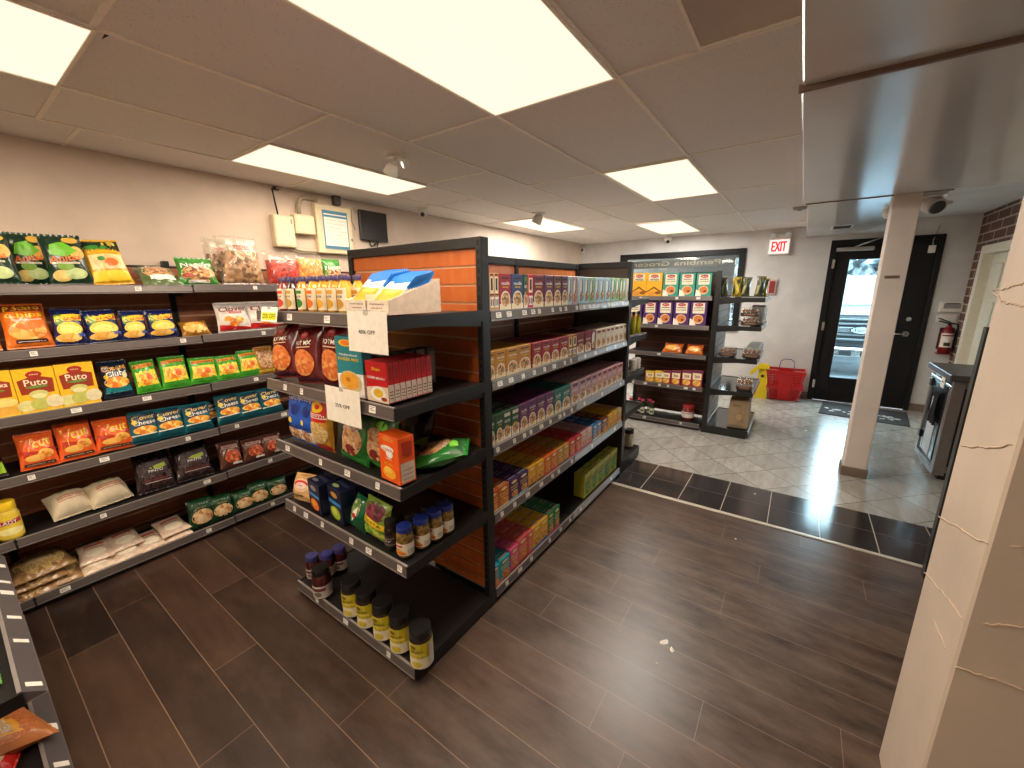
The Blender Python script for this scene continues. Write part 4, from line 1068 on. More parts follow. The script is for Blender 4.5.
defbag('vcut', .19,.23,.075, film(232,98,40), [('p',c(180,46,26),[(.0,.30),(.98,.40),(.98,.56),(.6,.44),(.04,.52)]),('t',c(248,206,70),'V',.28,.60,.30,.44,.0),('t',YLW,'cut',.64,.68,.50,.22,.12),('o',CHIPS,.7,.38,.22,.12),('o',CHIPS,.4,.28,.26,.09),('r',c(60,44,36),.1,.08,.9,.15),('r',c(226,190,150),.14,.10,.84,.113)], crink=.22)
defbag('teal', .165,.20,.06, film(24,104,116), [('p',c(18,48,70),[(.04,.46),(.96,.56),(.96,.96),(.04,.90)]),('t',c(244,208,110),'Clover',.5,.80,.82,.14,.08),('t',WHT,'Cheese',.52,.64,.8,.14,.08),('o',c(236,214,90),.17,.66,.1,.07),('o',CHIP2,.52,.40,.42,.13),('p',c(236,232,214),[(.06,.22),(.94,.26),(.94,.30),(.06,.26)]),('r',c(14,80,94),.06,.05,.94,.2)], crink=.22)
defbag('darkchip', .18,.22,.07, film(40,30,28), [('p',c(150,190,50),[(.5,.06),(.97,.06),(.97,.3)]),('o',c(70,52,44),.4,.6,.3,.2)], crink=.22)
defbag('rice', .23,.16,.07, mat((226,210,180),.35,var=.05), [('t',GRN,'Jasmine',.55,.72,.46,.12),('r',c(206,120,80),.2,.50,.85,.53),('t',c(190,90,60),'MALAGKIT RICE',.5,.44,.6,.06),('r',c(206,120,80),.2,.34,.85,.36)], crink=.1, waist=.02)
defbag('beans', .19,.23,.07, film(44,30,32), [('o',BEAN,.5,.5,.46,.44),('p',c(170,190,40),[(.34,.52),(.5,.56),(.8,.60),(.82,.52),(.64,.46),(.5,.48)]),('t',WHT,'PINTO',.52,.45,.4,.06),('r',c(130,50,50),.2,.24,.9,.26),('r',c(190,170,170),.2,.19,.9,.205)], crink=.2)
defbag('redsnack', .14,.16,.045, film(96,56,44), [('o',food([(206,90,50),(150,50,40),(226,140,90)],60),.55,.42,.36,.26),('r',c(190,150,140),.15,.72,.85,.86),('r',WHT,.5,.1,.9,.18),('t',DRED,'Dingdong',.5,.78,.6,.08)], crink=.24)
defbag('greenpack', .15,.19,.05, film(20,62,34), [('o',food([(216,170,110),(236,206,160),(190,130,80)],40),.5,.34,.42,.26),('r',c(30,90,46),.05,.68,.95,.95),('t',c(196,206,190),'Crispy',.5,.80,.7,.1),('t',c(170,150,90),'bites',.5,.67,.4,.07)], crink=.18)
defbag('whitepack', .17,.20,.035, film(226,200,176), [('r',c(176,50,44),.18,.62,.82,.72),('t',c(110,60,46),'NOODLES',.5,.52,.6,.07),('o',c(240,226,200),.5,.3,.32,.16)], crink=.16)
defbag('brownpack', .26,.24,.045, film(160,122,80), [('o',GRAIN,.5,.5,.44,.44),('r',c(226,196,150),.3,.40,.7,.6)], crink=.26, waist=.03)
defbag('redlong', .15,.26,.05, film(104,20,26), [('o',c(176,30,36),.5,.84,.16,.06),('t',WHT,'NEO',.5,.845,.2,.035),('t',WHT,'HOT MIX',.5,.70,.62,.07),('r',c(226,190,150),.2,.62,.8,.635),('o',ORGN,.5,.36,.40,.23),('r',c(60,20,40),.06,.05,.94,.10)], crink=.16)
defbag('bluebag', .12,.20,.06, film(36,92,196), [('t',WHT,'Crunchy',.5,.86,.8,.10),('o',c(240,210,80),.38,.44,.12,.06),('o',c(20,50,130),.66,.66,.2,.1),('r',c(236,226,206),.03,.04,.97,.28),('o',NUTS,.5,.19,.36,.12),('t',NAVY,'peanuts',.5,.34,.7,.07)], crink=.2)
defbag('pasta', .085,.24,.05, film(206,150,52), [('r',c(204,30,24),.0,.54,1.0,.97),('o',YLW,.5,.78,.32,.09),('o',c(204,30,24),.55,.79,.14,.04),('r',WHT,.05,.60,.95,.615),('t',WHT,'SPAGHETTI',.5,.645,.8,.035),('r',WHT,.05,.67,.8,.68),('o',GRAIN,.5,.34,.46,.2),('r',c(190,24,30),.02,.02,.98,.12)], waist=.0, crink=.08)
defbag('cornick', .17,.24,.07, film(34,112,40), [('r',c(24,76,30),.04,.74,.96,.95),('o',c(120,190,60),.6,.8,.2,.07),('o',NUTS,.46,.44,.42,.30),('o',c(120,30,26),.52,.25,.20,.11),('r',c(40,130,46),.03,.03,.97,.15),('t',WHT,'CORNICK',.5,.66,.6,.06)], crink=.16)
defbag('tamarind', .15,.21,.05, film(226,178,120), [('o',c(236,200,160),.55,.60,.38,.24),('o',c(216,50,50),.55,.66,.32,.12),('o',c(246,220,210),.58,.60,.26,.11),('t',RED,'TUNA',.55,.60,.3,.06),('r',c(110,90,40),.15,.20,.72,.27),('o',c(236,206,150),.5,.1,.34,.05)], crink=.14)
defbag('fruitbag', .16,.20,.06, film(120,150,56), [('o',FRUITS,.5,.74,.46,.22),('p',YLW,[(.04,.42),(.96,.34),(.96,.50),(.04,.60)]),('t',INK,'FIESTA',.5,.47,.7,.08,-.08),('o',food([(150,190,60),(96,150,40),(206,206,90)],50),.5,.2,.44,.17)], crink=.16)
defbag('greensoup', .12,.19,.05, film(20,92,58), [('o',food([(120,150,60),(60,110,50),(210,210,180)],40),.35,.62,.3,.3),('p',WHT,[(.3,.2),(.55,.5),(.5,.75),(.3,.55)]),('o',RED,.42,.44,.12,.08),('r',c(14,80,50),.5,.05,.95,.45)], crink=.14)
defbag('lentil', .26,.20,.085, mat((196,120,66),.3,coat=.3), [('o',LENT,.5,.5,.46,.45),('p',c(240,170,50),[(.12,.34),(.66,.40),(.68,.92),(.14,.90)]),('p',c(226,206,180),[(.2,.62),(.6,.66),(.6,.84),(.2,.82)]),('t',WHT,'RED LENTILS',.4,.5,.46,.1,.05)], crink=.12, waist=.02)
defbag('redbag', .22,.2,.07, film(200,36,30), [('o',c(236,206,170),.6,.4,.3,.2),('t',YLW,'MAMA',.5,.75,.6,.12)], crink=.16)
defbag('greennoodle', .16,.2,.05, mat((90,150,60),.4), [('o',GREEN_F,.5,.5,.46,.44)], crink=.2)
defbag('goldbag', .14,.20,.05, film(186,160,50), [('p',c(60,70,30),[(.1,.1),(.4,.2),(.3,.6),(.05,.5)]),('p',c(226,206,90),[(.45,.1),(.9,.2),(.8,.55),(.5,.6)]),('p',c(70,80,40),[(.55,.62),(.9,.7),(.85,.9),(.5,.85)])], crink=.4, waist=.14)
defbag('silverbag', .14,.22,.05, film(110,112,82), [('p',c(196,186,130),[(.1,.1),(.4,.15),(.5,.6),(.2,.5)]),('p',c(46,60,40),[(.55,.1),(.9,.2),(.8,.8),(.6,.6)])], crink=.4, waist=.14)
defbag('biscuit', .15,.14,.05, film(214,110,40), [('o',CHIPS,.5,.45,.4,.3),('r',c(150,40,30),.1,.7,.9,.9)], crink=.2)
defbag('peanutclear', .20,.23,.075, CLEARF, [('r',CLEARG,.06,.80,.94,.95),('t',c(196,40,50),'THE BEST',.55,.76,.4,.05),('r',c(196,40,50),.4,.70,.74,.715)], inner=(PEAN,.05,.66,.008), crink=.3)
defbag('crackred', .19,.19,.075, CLEARF, [], inner=(CRACK,.05,.72,.008), crink=.3)
defbag('crackorange', .17,.19,.075, CLEARF, [], inner=(ORGF,.05,.84,.008), crink=.3)
SEEDN = {}
def bag(key, var=0):
    def mk():
        w, h, d, body, gfx, kw = BAGS[key]
        return T_bag(w, h, d, body, gfx, seed=hash_(key)+var*7, **kw)
    return tp(('bag', key, var), mk)
def hash_(s): return sum((i+1)*ord(ch) for i, ch in enumerate(s))
def place_bag(key, nm, label, cat, loc, w, h, rz=0, tilt=14, roll=0, group=None, var=0, d=None):
    W, Hh, D = BAGS[key][:3]
    sxx, szz = w/W, h/Hh
    sd = (d/D) if d else (sxx+szz)/2
    t = math.radians(tilt)
    x, y, z = loc
    lift = D*sd*.5*abs(math.sin(t))+.002
    return put(nm, bag(key, var), label, cat, (x, y, z+lift), rz, -t, math.radians(roll), group, (sxx, sd, szz))
def wallbag(key, nm, label, cat, z, xl, xr, ytop, tilt=14, Yf=3.125, roll=0, group=None, var=0, ext=1.0):
    x0 = sx(xl, (0, Yf, z), 0); x1 = sx(xr, (0, Yf, z), 0); xc = (x0+x1)/2
    t = math.radians(tilt)
    zt = sy(ytop, (xc, Yf+.03+.2*math.sin(t), 0), 2)
    h = max(.05, (zt-z-.006)/max(.3, math.cos(t)))
    return place_bag(key, nm, label, cat, (xc, Yf, z), (x1-x0)*ext, h, 0, tilt, roll, group, var)
def capbag(key, nm, label, cat, z, xl, xr, ytop, tilt=8, Xf=.905, roll=0, group=None, var=0):
    y0 = sx(xl, (Xf, 0, z), 1); y1 = sx(xr, (Xf, 0, z), 1); yc = (y0+y1)/2
    t = math.radians(tilt)
    zt = sy(ytop, (Xf+.03+.2*math.sin(t), yc, 0), 2)
    return place_bag(key, nm, label, cat, (Xf, yc, z), abs(y0-y1), (zt-z-.006)/math.cos(t), -PI/2, tilt, roll, group, var)

# ---------------------------------------------------------------- wall shelves
Z1, Z2, Z3, Z4, Z5, Z6 = [z[0]+.0015 for z in L_WALL]
SB = 'snack_bag'
wallbag('plantain', SB, 'green plantain chip bag at the outer end of the top wall shelf, leaning', 'snack bag', Z1, -26, 24, 230, 14, group='plantain chip bags', ext=1.05)
wallbag('plantain', SB, 'green plantain chip bag standing behind its neighbours on the top wall shelf', 'snack bag', Z1, 16, 58, 232, 8, 3.25, group='plantain chip bags', var=1, ext=1.0)
wallbag('plantain', SB, 'green plantain chip bag next to the yellow mango bag on the top wall shelf', 'snack bag', Z1, 52, 98, 234, 12, group='plantain chip bags', var=2, roll=-2)
wallbag('mango', SB, 'yellow and dark green fruit snack bag leaning on the top wall shelf', 'snack bag', Z1, 95, 137, 239, 24, roll=-4)
wallbag('nutmix', SB, 'small nut mix bag lying flat on the top wall shelf', 'snack bag', Z1, 145, 188, 266, 62, group='nut snack bags')
wallbag('greensnack', SB, 'green nut snack bag standing beside the clear peanut bags on the top wall shelf', 'snack bag', Z1, 182, 222, 257, 22, group='nut snack bags')
wallbag('peanutclear', SB, 'clear bag of nuts half hidden behind the large clear peanut bag', 'snack bag', Z1, 212, 240, 238, 6, 3.22, var=1)
wallbag('peanutclear', SB, 'large clear bag of peanuts with red print on the top wall shelf', 'snack bag', Z1, 226, 270, 235, 8)
wallbag('crackred', SB, 'clear bag of red crackers on the top wall shelf beside the peanuts', 'snack bag', Z1, 271, 309, 251, 10, 3.2)
wallbag('crackorange', SB, 'clear bag of orange snacks on the top wall shelf below the white chart', 'snack bag', Z1, 303, 330, 254, 8, 3.18)
wallbag('greensnack', SB, 'dark green snack bag peeking out beside the orange end panel edge', 'snack bag', Z1, 327, 346, 259, 8, 3.2, var=1)

wallbag('potato', SB, 'orange potato chip bag cut by the picture edge on the second wall shelf', 'snack bag', Z2, -46, 4, 303, 14, group='orange potato chip bags', var=1)
wallbag('potato', SB, 'whole orange potato chip bag with yellow lettering on the second wall shelf', 'snack bag', Z2, 8, 58, 303, 18, group='orange potato chip bags')
for k, (a, b, t) in enumerate(((57,91,308),(91,128,309),(125,152,310),(152,182,309))):
    wallbag('sugo', SB, f'yellow and navy snack bag, {ORD[k]} of four counting from the orange potato chip bag', 'snack bag', Z2, a, b, t, 18-2*k, group='yellow and navy snack bags', var=k % 2, roll=(2,-2,1,0)[k])
wallbag('flatyellow', SB, 'flat yellow snack bag lying beside the white and red chip bags', 'snack bag', Z2, 184, 214, 320, 40)
wallbag('clover', SB, 'white and red chip bag standing fully in view on the second wall shelf', 'snack bag', Z2, 221, 256, 302, 14, group='white and red chip bags')
wallbag('clover', SB, 'white and red chip bag half covered by the yellow price card', 'snack bag', Z2, 252, 290, 301, 14, group='white and red chip bags', var=1)

M_PUTO = c(242,188,40); 
def mk_puto():
    w,h,d = .145,.185,.05
    return T_carton(w,h,d,M_PUTO,[('p',c(150,54,30),[(.1,.42),(.9,.42),(.93,.74),(.66,.80),(.6,.88),(.4,.88),(.34,.80),(.07,.74)]),('o',c(170,44,34),.5,.86,.2,.08),('t',c(236,214,170),'KING',.5,.86,.2,.03),('t',c(244,226,196),'Puto',.5,.68,.56,.15),('o',c(110,140,60),.5,.575,.28,.03),('o',c(206,200,120),.5,.40,.24,.1),('o',c(216,210,140),.16,.16,.24,.13),('o',c(190,190,96),.5,.18,.26,.14),('o',c(224,212,170),.84,.2,.22,.15),('o',c(228,222,160),.5,.36,.18,.06),('r',c(230,190,60),.0,.0,1.0,.03)],
        side=[('r',c(150,54,30),.2,.3,.8,.7)])
def mk_puto2():
    w,h,d = .145,.185,.05
    return T_carton(w,h,d,M_PUTO,[('p',c(150,54,30),[(.1,.42),(.9,.42),(.93,.74),(.66,.80),(.6,.88),(.4,.88),(.34,.80),(.07,.74)]),('o',c(170,44,34),.5,.86,.2,.08),('t',c(244,226,196),'Bibingka',.5,.68,.72,.13),('o',c(110,140,60),.5,.575,.28,.03),('o',c(236,196,100),.3,.22,.34,.1),('o',c(240,206,120),.7,.3,.3,.1),('o',c(226,170,70),.6,.12,.4,.1),('r',c(230,190,60),.0,.0,1.0,.03)])
for k, (a, b, t, mk, lab) in enumerate(((-20,22.5,372,'q','yellow and brown rice cake mix box cut by the picture edge'),(22.5,64,368,'p','yellow puto cake mix box between two other yellow boxes'),(64,102,363,'p','yellow puto cake mix box next to the navy snack bag'))):
    Yf = 3.118; x0 = sx(a,(0,Yf,Z3),0); x1 = sx(b,(0,Yf,Z3),0); zt = sy(t,((x0+x1)/2,Yf,0),2)
    put('cake_mix_box', tp('puto'+mk, mk_puto if mk == 'p' else mk_puto2), lab, 'box', ((x0+x1)/2, Yf, Z3), 0, -.03, 0, 'yellow cake mix boxes', ((x1-x0)/.147, 1, (zt-Z3)/.187))
wallbag('cheese', SB, 'navy and white cheese snack bag beside the yellow puto boxes', 'snack bag', Z3, 106, 137, 360, 12)
for k, (a, b, t) in enumerate(((139,165,360),(165,194,356),(193,222,357),(220,244,355),(242,264,350))):
    wallbag('corngreen', SB, f'green and yellow corn snack bag, {ORD[k]} of five counting from the navy bag', 'snack bag', Z3, a, b, t, 14, group='green and yellow corn snack bags', var=k % 3, roll=(-2,1,3,1,2)[k])
wallbag('cornbrown', SB, 'brown corn snack bag squeezed between the green bags and the end shelf', 'snack bag', Z3, 260, 280, 346, 12)

wallbag('darkchip', SB, 'dark bag with a green tip at the outer end of the fourth wall shelf', 'snack bag', Z4, -30, 10, 430, 20)
for k, (a, b, t) in enumerate(((22,63,432),(62,101,422),(99,138,418))):
    wallbag('vcut', SB, f'orange chip bag with a big yellow V, {ORD[k]} of three counting from the dark bag', 'snack bag', Z4, a, b, t, 18, group='orange chip bags with a V', var=k % 2, roll=(2,1,3)[k])
for k, (a, b, t) in enumerate(((132,163,411),(159,189,407),(187,216,403),(220,246,394),(243,266,391),(264,286,387))):
    wallbag('teal', SB, f'teal cheese chip bag, {ORD[k]} of the front row counting from the orange bags', 'snack bag', Z4, a, b, t, 14, group='teal cheese chip bags', var=k % 3, roll=(4,3,2,1,1,0)[k])
wallbag('teal', SB, 'teal cheese chip bag tucked behind the third teal bag', 'snack bag', Z4, 204, 226, 400, 8, 3.22, group='teal cheese chip bags')

def mk_yjar():
    return T_jar(.042,.125,mat((226,196,84),.15,coat=.4),YLW,mat((236,206,60),.4),[('p',c(180,40,50),[(.25,.55),(.75,.6),(.75,.8),(.25,.75)]),('t',WHT,'LADY',.5,.68,.3,.16),('o',c(250,236,160),.5,.28,.25,.16)],lv=(.08,.8))
x0 = sx(13,(0,3.155,Z5),0)
put('jar', tp('yjar', mk_yjar), 'yellow-lidded jar of spread on the fifth wall shelf', 'jar', (x0, 3.155, Z5), 0, 0, 0, None, (1.05,1.05,(sy(504,(x0,3.12,0),2)-Z5)/.125))
x0 = sx(-14,(0,3.155,Z5),0)
put('jar', tp('yjar', mk_yjar), 'yellow-lidded jar cut by the picture edge on the fifth wall shelf', 'jar', (x0, 3.155, Z5))
for k, (a, b, t) in enumerate(((53,105,496),(92,143,482))):
    x0 = sx(a,(0,3.13,Z5),0); x1 = sx(b,(0,3.13,Z5),0)
    place_bag('rice', 'rice_bag', ['cream rice bag lying on the fifth wall shelf, nearer the yellow-lidded jar','cream rice bag lying on the fifth wall shelf, nearer the dark bean bags'][k], 'rice bag', ((x0+x1)/2, 3.13, Z5+.012), (x1-x0)*.84, .17, math.radians(8), 56, 0, 'cream rice bags', k, .15)
for k, (a, b, t) in enumerate(((140,180,450),(180,218,441))):
    wallbag('beans', 'bean_bag', ['clear bag of dark beans next to the cream rice bags','clear bag of dark beans next to the small red-brown snack bags'][k], 'bean bag', Z5, a, b, t, 26, group='bags of dark beans', var=k, roll=3)
for k, (a, b, t) in enumerate(((223,247,441),(246,269,438),(265,287,433))):
    wallbag('redsnack', SB, f'small red-brown snack bag, {ORD[k]} of three counting from the dark bean bags', 'snack bag', Z5, a, b, t, 20, group='small red-brown snack bags', var=k % 2, roll=4)

def flat(key, nm, lab, cat, xl, xr, Y, z, depth, rz=0, group=None, var=0, tilt=80, thick=None):
    x0 = sx(xl,(0,Y,z),0); x1 = sx(xr,(0,Y,z),0)
    return place_bag(key, nm, lab, cat, ((x0+x1)/2, Y, z), x1-x0, depth, rz, tilt, 0, group, var, d=thick)
for k, (a, b, y, dz) in enumerate(((2,60,3.115,.0),(30,84,3.125,.004),(6,70,3.13,.045),(14,78,3.14,.09))):
    flat('brownpack', 'grain_pack', ['flat brown grain pack at the bottom of the stack in the wall corner','flat brown grain pack slipping out under the stack, toward the white packs','flat brown grain pack in the middle of the stack on the base wall shelf','shiny brown grain pack on top of the stack on the base wall shelf'][k], 'food pack', a, b, y, Z6+dz, .24, math.radians((0,-4,2,5)[k]), 'flat brown grain packs', k % 2, 82, .05)
for k, (a, b, y, dz) in enumerate(((84,118,3.12,.0),(80,116,3.16,.04),(115,147,3.12,.0),(112,146,3.17,.045),(143,169,3.12,.0),(165,194,3.12,.0),(163,193,3.13,.035))):
    flat('whitepack', 'noodle_pack', ['flat cream noodle pack beside the brown grain stack, lower one','flat cream noodle pack beside the brown grain stack, upper one','flat cream noodle pack, lower one of the middle pair','flat cream noodle pack, upper one of the middle pair','single flat cream noodle pack between two pairs','flat cream noodle pack under another, beside the green snack packs','flat cream noodle pack on top, beside the green snack packs'][k], 'food pack', a, b, y, Z6+dz, .20, math.radians((3,-3,4,2,3,1,4)[k]), 'flat cream noodle packs', k % 2, 80, .04)
for k, (a, b, t) in enumerate(((192,219,498),(214,238,494),(236,258,489),(252,273,481),(270,291,477))):
    wallbag('greenpack', SB, f'dark green snack pack with pale picture, {ORD[k]} of five counting from the noodle packs', 'snack bag', Z6, a, b, t, 20, group='dark green snack packs', var=k % 2, roll=4)

# ---------------------------------------------------------------- low shelf close to the viewer
_lb = hit(30, 742, 2, .10); _rb = hit(8, 762, 2, .10)
place_bag('lentil', 'lentil_bag', 'clear bag of orange lentils on the low base shelf, closest to the viewer', 'lentil bag', (_lb.x+.055, _lb.y+.13, .082), .27, .25, PI/2+.25, 66, 0, None)
place_bag('redbag', SB, 'red food bag cut by the picture corner on the low base shelf', 'snack bag', (_rb.x+.03, _rb.y-.02, .082), .18, .2, PI/2-.3, 60, 0)
place_bag('greennoodle', 'noodle_pack', 'green noodle pack on the low shelf in the corner', 'food pack', (hit(4,655,2,.47).x-.0, hit(4,655,2,.47).y, .422), .15, .16, PI/2, 50, 0)

# ---------------------------------------------------------------- end shelf (faces the viewer)
C1, C2, C3, C4, C5 = 1.547, 1.222, .907, .574, .080
def capx(px, X, z): return sx(px, (X, 0, z), 1)
OIL = [mat((130,40,30),.12,coat=.5), mat((62,34,30),.12,coat=.5), mat((186,136,40),.12,coat=.5), mat((196,150,54),.12,coat=.5), mat((190,140,40),.12,coat=.5), mat((178,132,44),.12,coat=.5), mat((196,156,60),.12,coat=.5)]
M_LBL = c(234,220,190)
def mk_oil(i):
    cc = [c(206,60,40),c(190,150,60),GRN,ORG,c(230,160,40),c(206,150,40),GOLD][i]
    return T_bottle(.026,.142,OIL[i],c(58,44,84),M_LBL,[('o',cc,.5,.3,.3,.22),('r',cc,.2,.75,.8,.9),('t',INK,'sauce',.5,.62,.5,.1)],lv=(.06,.66),neckr=.50)
bot = [284,292.5,303,313.5,323.5,333.5,344]
nm_ = ['red','dark brown','yellow','pale yellow','golden','deep yellow','light golden']
for k, px in enumerate(bot):
    for r in range(2):
        X = .925+r*.062
        put('sauce_bottle', tp(('oil', k), lambda: mk_oil(k)), f'{nm_[k]} sauce bottle, {ORD[k]} of the {"front" if r == 0 else "second"} row from the wall', 'bottle', (X, capx(px, .925, C1+.08), C1), -PI/2, 0, 0, 'sauce bottles on the end shelf')
# display carton with leaning sachet packets
ya, yb = capx(346, .905, C1+.04), capx(389.5, .905, C1)
Xb = hit(441, 312, 1, yb).x
w_, d_ = ya-yb, max(.2, min(.32, Xb-.905))
o = thing('display_carton', 'white display carton holding blue and orange packets on the end shelf top', 'display box', (.905, (ya+yb)/2, C1), -PI/2)
m = MB(); hb_, hf_ = .125, .05
for s in (-1, 1): m.prism([(0,0),(d_,0),(d_,hb_),(0,hf_)], 0, s*w_/2-.0015, s*w_/2+.0015, c(226,206,186,r=.5))
m.box(-w_/2,w_/2,0,.003,0,hf_,c(232,214,194)); m.box(-w_/2,w_/2,d_-.003,d_,0,hb_,c(226,206,186)); m.box(-w_/2,w_/2,0,d_,0,.003,c(226,206,186)); m.box(-.0015,.0015,0,d_*.95,0,hf_+.02,c(226,206,186))
m.build('tray', o)
g = MB(); 
paint(g, [('t',INK,'PARTHENS',.26,.72,.32,.10),('t',INK,'WHEAT',.26,.45,.26,.10),('t',INK,'BISCUITS',.26,.2,.34,.10),('t',INK,'PARTHENS',.74,.72,.32,.10),('t',INK,'WHEAT',.74,.45,.26,.10),('t',INK,'BISCUITS',.74,.2,.34,.10),('r',c(150,130,110),.49,0,.505,1)], lambda u, v, q: (w_*(u-.5), -q, hf_*v), .0006, .0003, False)
g.build('printed_front', o)
def mk_pack():
    w,h,d = w_/2-.006,.155,.014
    return T_carton(w,h,d,c(240,232,216,r=.3),[('r',c(220,140,36),0,0,1,.56),('p',WHT,[(0,.56),(1,.50),(1,.78),(0,.72)]),('r',c(30,104,196),0,.80,1,1),('p',c(30,104,196),[(.3,.70),(1,.76),(1,.82),(.2,.82)]),('t',INK,'Parle',.45,.64,.6,.07,.05),('o',c(236,180,90),.5,.44,.36,.07),('t',YLW,'gold',.5,.34,.5,.06)],side=[('r',c(40,120,206),.0,.6,1,1)])
for col in (0, 1):
    for r in range(8):
        put('biscuit_packet', tp('pack', mk_pack), f'blue and white biscuit packet, {ORD[r]} in the {"wall" if col == 0 else "aisle"} side of the display carton', 'packet', (.905+.014+r*(d_-.13)/8, (ya+yb)/2+(w_/4 if col == 0 else -w_/4), C1+.034), -PI/2, -math.radians((44 if col == 0 else 50)-1.5*r), 0, 'biscuit packets in the display carton')
def price_card(label, text, pxs, z, X, textm=INK, bg=None, swing=0, tilt=0, grp=None):
    """paper card clipped over a shelf lip; pxs = left, right photo columns; z = top, bottom heights"""
    a, b = capx(pxs[0], X, z[0]), capx(pxs[1], X, z[0])
    w, h = abs(a-b), z[0]-z[1]
    o = thing('price_card', label, 'price card', (X, (a+b)/2, z[0]), -PI/2, grp)
    o.rotation_euler = (tilt, swing, -PI/2)
    MB().box(-w/2,w/2,-.0016,0,-h,0,M_PAPER).build('card', o)
    g = MB(); s = lambda u, v, q: (w*(u-.5), -.0016-q, h*(v-1))
    if bg: paint(g, [('r',bg,.06,.12,.94,.62)], s, .0002)
    paint(g, [('t',textm,text,.5,.5 if not bg else .38,.42 if not bg else .8,.10 if not bg else .3)], s, .0006, .0003, False)
    g.build('printed_text', o)
    MB().box(-.012,.012,-.004,.012,-.012,.004,clear((240,240,240),.3,.1,.2)).build('clip', o)
    return o
zc1 = sy(311,(.875,capx(365,.875,1.5),0),2); zc2 = sy(352,(.872,capx(362,.872,1.4),0),2)
price_card('white card reading 40% OFF clipped to the top lip of the end shelf', '40% OFF', (347,386.5), (zc1,zc2), .876, swing=math.radians(0), tilt=math.radians(-2))
zc1 = sy(388,(.876,capx(342,.876,1.2),0),2); zc2 = sy(422,(.874,capx(340,.874,1.1),0),2)
price_card('white card reading 25% OFF clipped to the second lip of the end shelf', '25% OFF', (325,359.5), (zc1,zc2), .876, tilt=math.radians(-2))
zc1 = sy(307,(.868,capx(270,.868,1.5),0),2); zc2 = sy(321.5,(.868,capx(270,.868,1.4),0),2)
price_card('small yellow and white discount card at the wall end of the top lip', '25% OFF', (262,278), (zc1,zc2), .872, textm=c(60,90,20), bg=c(232,226,40), tilt=math.radians(-12))
# second shelf
for k, (a, b, t) in enumerate(((267,292,322),(290,317,325),(316,344,320))):
    capbag('redlong', SB, f'tall dark red bag of crunchy mix, {ORD[k]} of three counting from the wall', 'snack bag', C2, a, b, t, 10-2*k, group='tall dark red snack bags', var=k % 2, roll=(-7,-6,0)[k])
def mk_teal():
    return T_carton(.10,.19,.045,c(30,128,138),[('r',WHT,0,0,1,.40),('p',c(30,128,138),[(0,.40),(0,.36),(1,.44),(1,.46)]),('o',YLW,.42,.90,.26,.06),('o',c(236,120,40),.42,.90,.18,.045),('t',WHT,'Hyderabadi',.5,.70,.7,.045),('t',YLW,'KHEER MIX',.5,.63,.8,.05),('o',c(206,186,140),.5,.24,.44,.20),('o',c(226,160,50),.48,.26,.36,.15),('o',c(196,110,30),.42,.28,.1,.04)],side=[('r',WHT,0,0,1,.4)])
y0, y1 = capx(339.5,.91,C2+.02), capx(365,.91,C2+.02)
put('mix_carton', tp('tealc', mk_teal), 'teal and cream dessert mix carton beside the red boxes on the end shelf', 'carton', (.91, (y0+y1)/2, C2), -PI/2, 0, 0, None, ((y0-y1)/.10, 1, (sy(337,(.91,(y0+y1)/2,0),2)-C2)/.19))
def mk_redbox():
    return T_carton(.09,.125,.026,c(196,26,34),[('r',c(226,206,176),0,0,1,.40),('p',c(196,26,34),[(0,.40),(0,.34),(1,.46),(1,.46)]),('t',YLW,'Shan',.5,.82,.4,.08),('t',WHT,'KORMA MASALA',.5,.60,.8,.06),('o',WHT,.55,.22,.36,.18),('o',c(226,180,40),.55,.23,.22,.11),('o',c(150,40,40),.8,.1,.14,.05)],
      side=[('r',c(222,206,190),.06,.03,.94,.46),('r',c(150,20,30),.3,.6,.7,.92),('r',INK,.2,.12,.8,.14),('r',INK,.2,.2,.8,.22),('r',INK,.2,.28,.8,.3)])
y0, y1 = capx(367.5,.91,C2+.02), capx(389,.91,C2+.02)
Xe = hit(433, 395, 1, y1).x
n = 8; st = max(.024, min(.05, (Xe-.91)/n)); hh = sy(360,(.91,y0,0),2)-C2
for k in range(n):
    put('spice_carton', tp('redbox', mk_redbox), f'red spice mix carton, {ORD[k]} of eight counting back from the lip of the end shelf', 'carton', (.91+k*st, (y0+y1)/2, C2), -PI/2, 0, 0, 'red spice mix cartons', ((y0-y1)/.09, (st-.001)/.026, hh/.125))
def mk_greybox(): return T_carton(.075,.13,.045,c(92,88,90),[('r',c(150,146,148),.08,.55,.92,.92),('r',c(60,56,60),.1,.1,.9,.4)],side=[('r',c(150,146,148),.1,.1,.9,.9)])
for k in range(5):
    X = .985+k*.062
    put('tea_carton', tp('greybox', mk_greybox), f'grey carton behind the red spice boxes, {ORD[k]} counting back from the lip', 'carton', (X, capx(381,.985,C2+.1)+.035, C2), -PI/2, 0, 0, 'grey cartons on the end shelf', (1,1,(sy(338,(1.1,1.4,0),2)-C2)/.13 if False else 1.22))
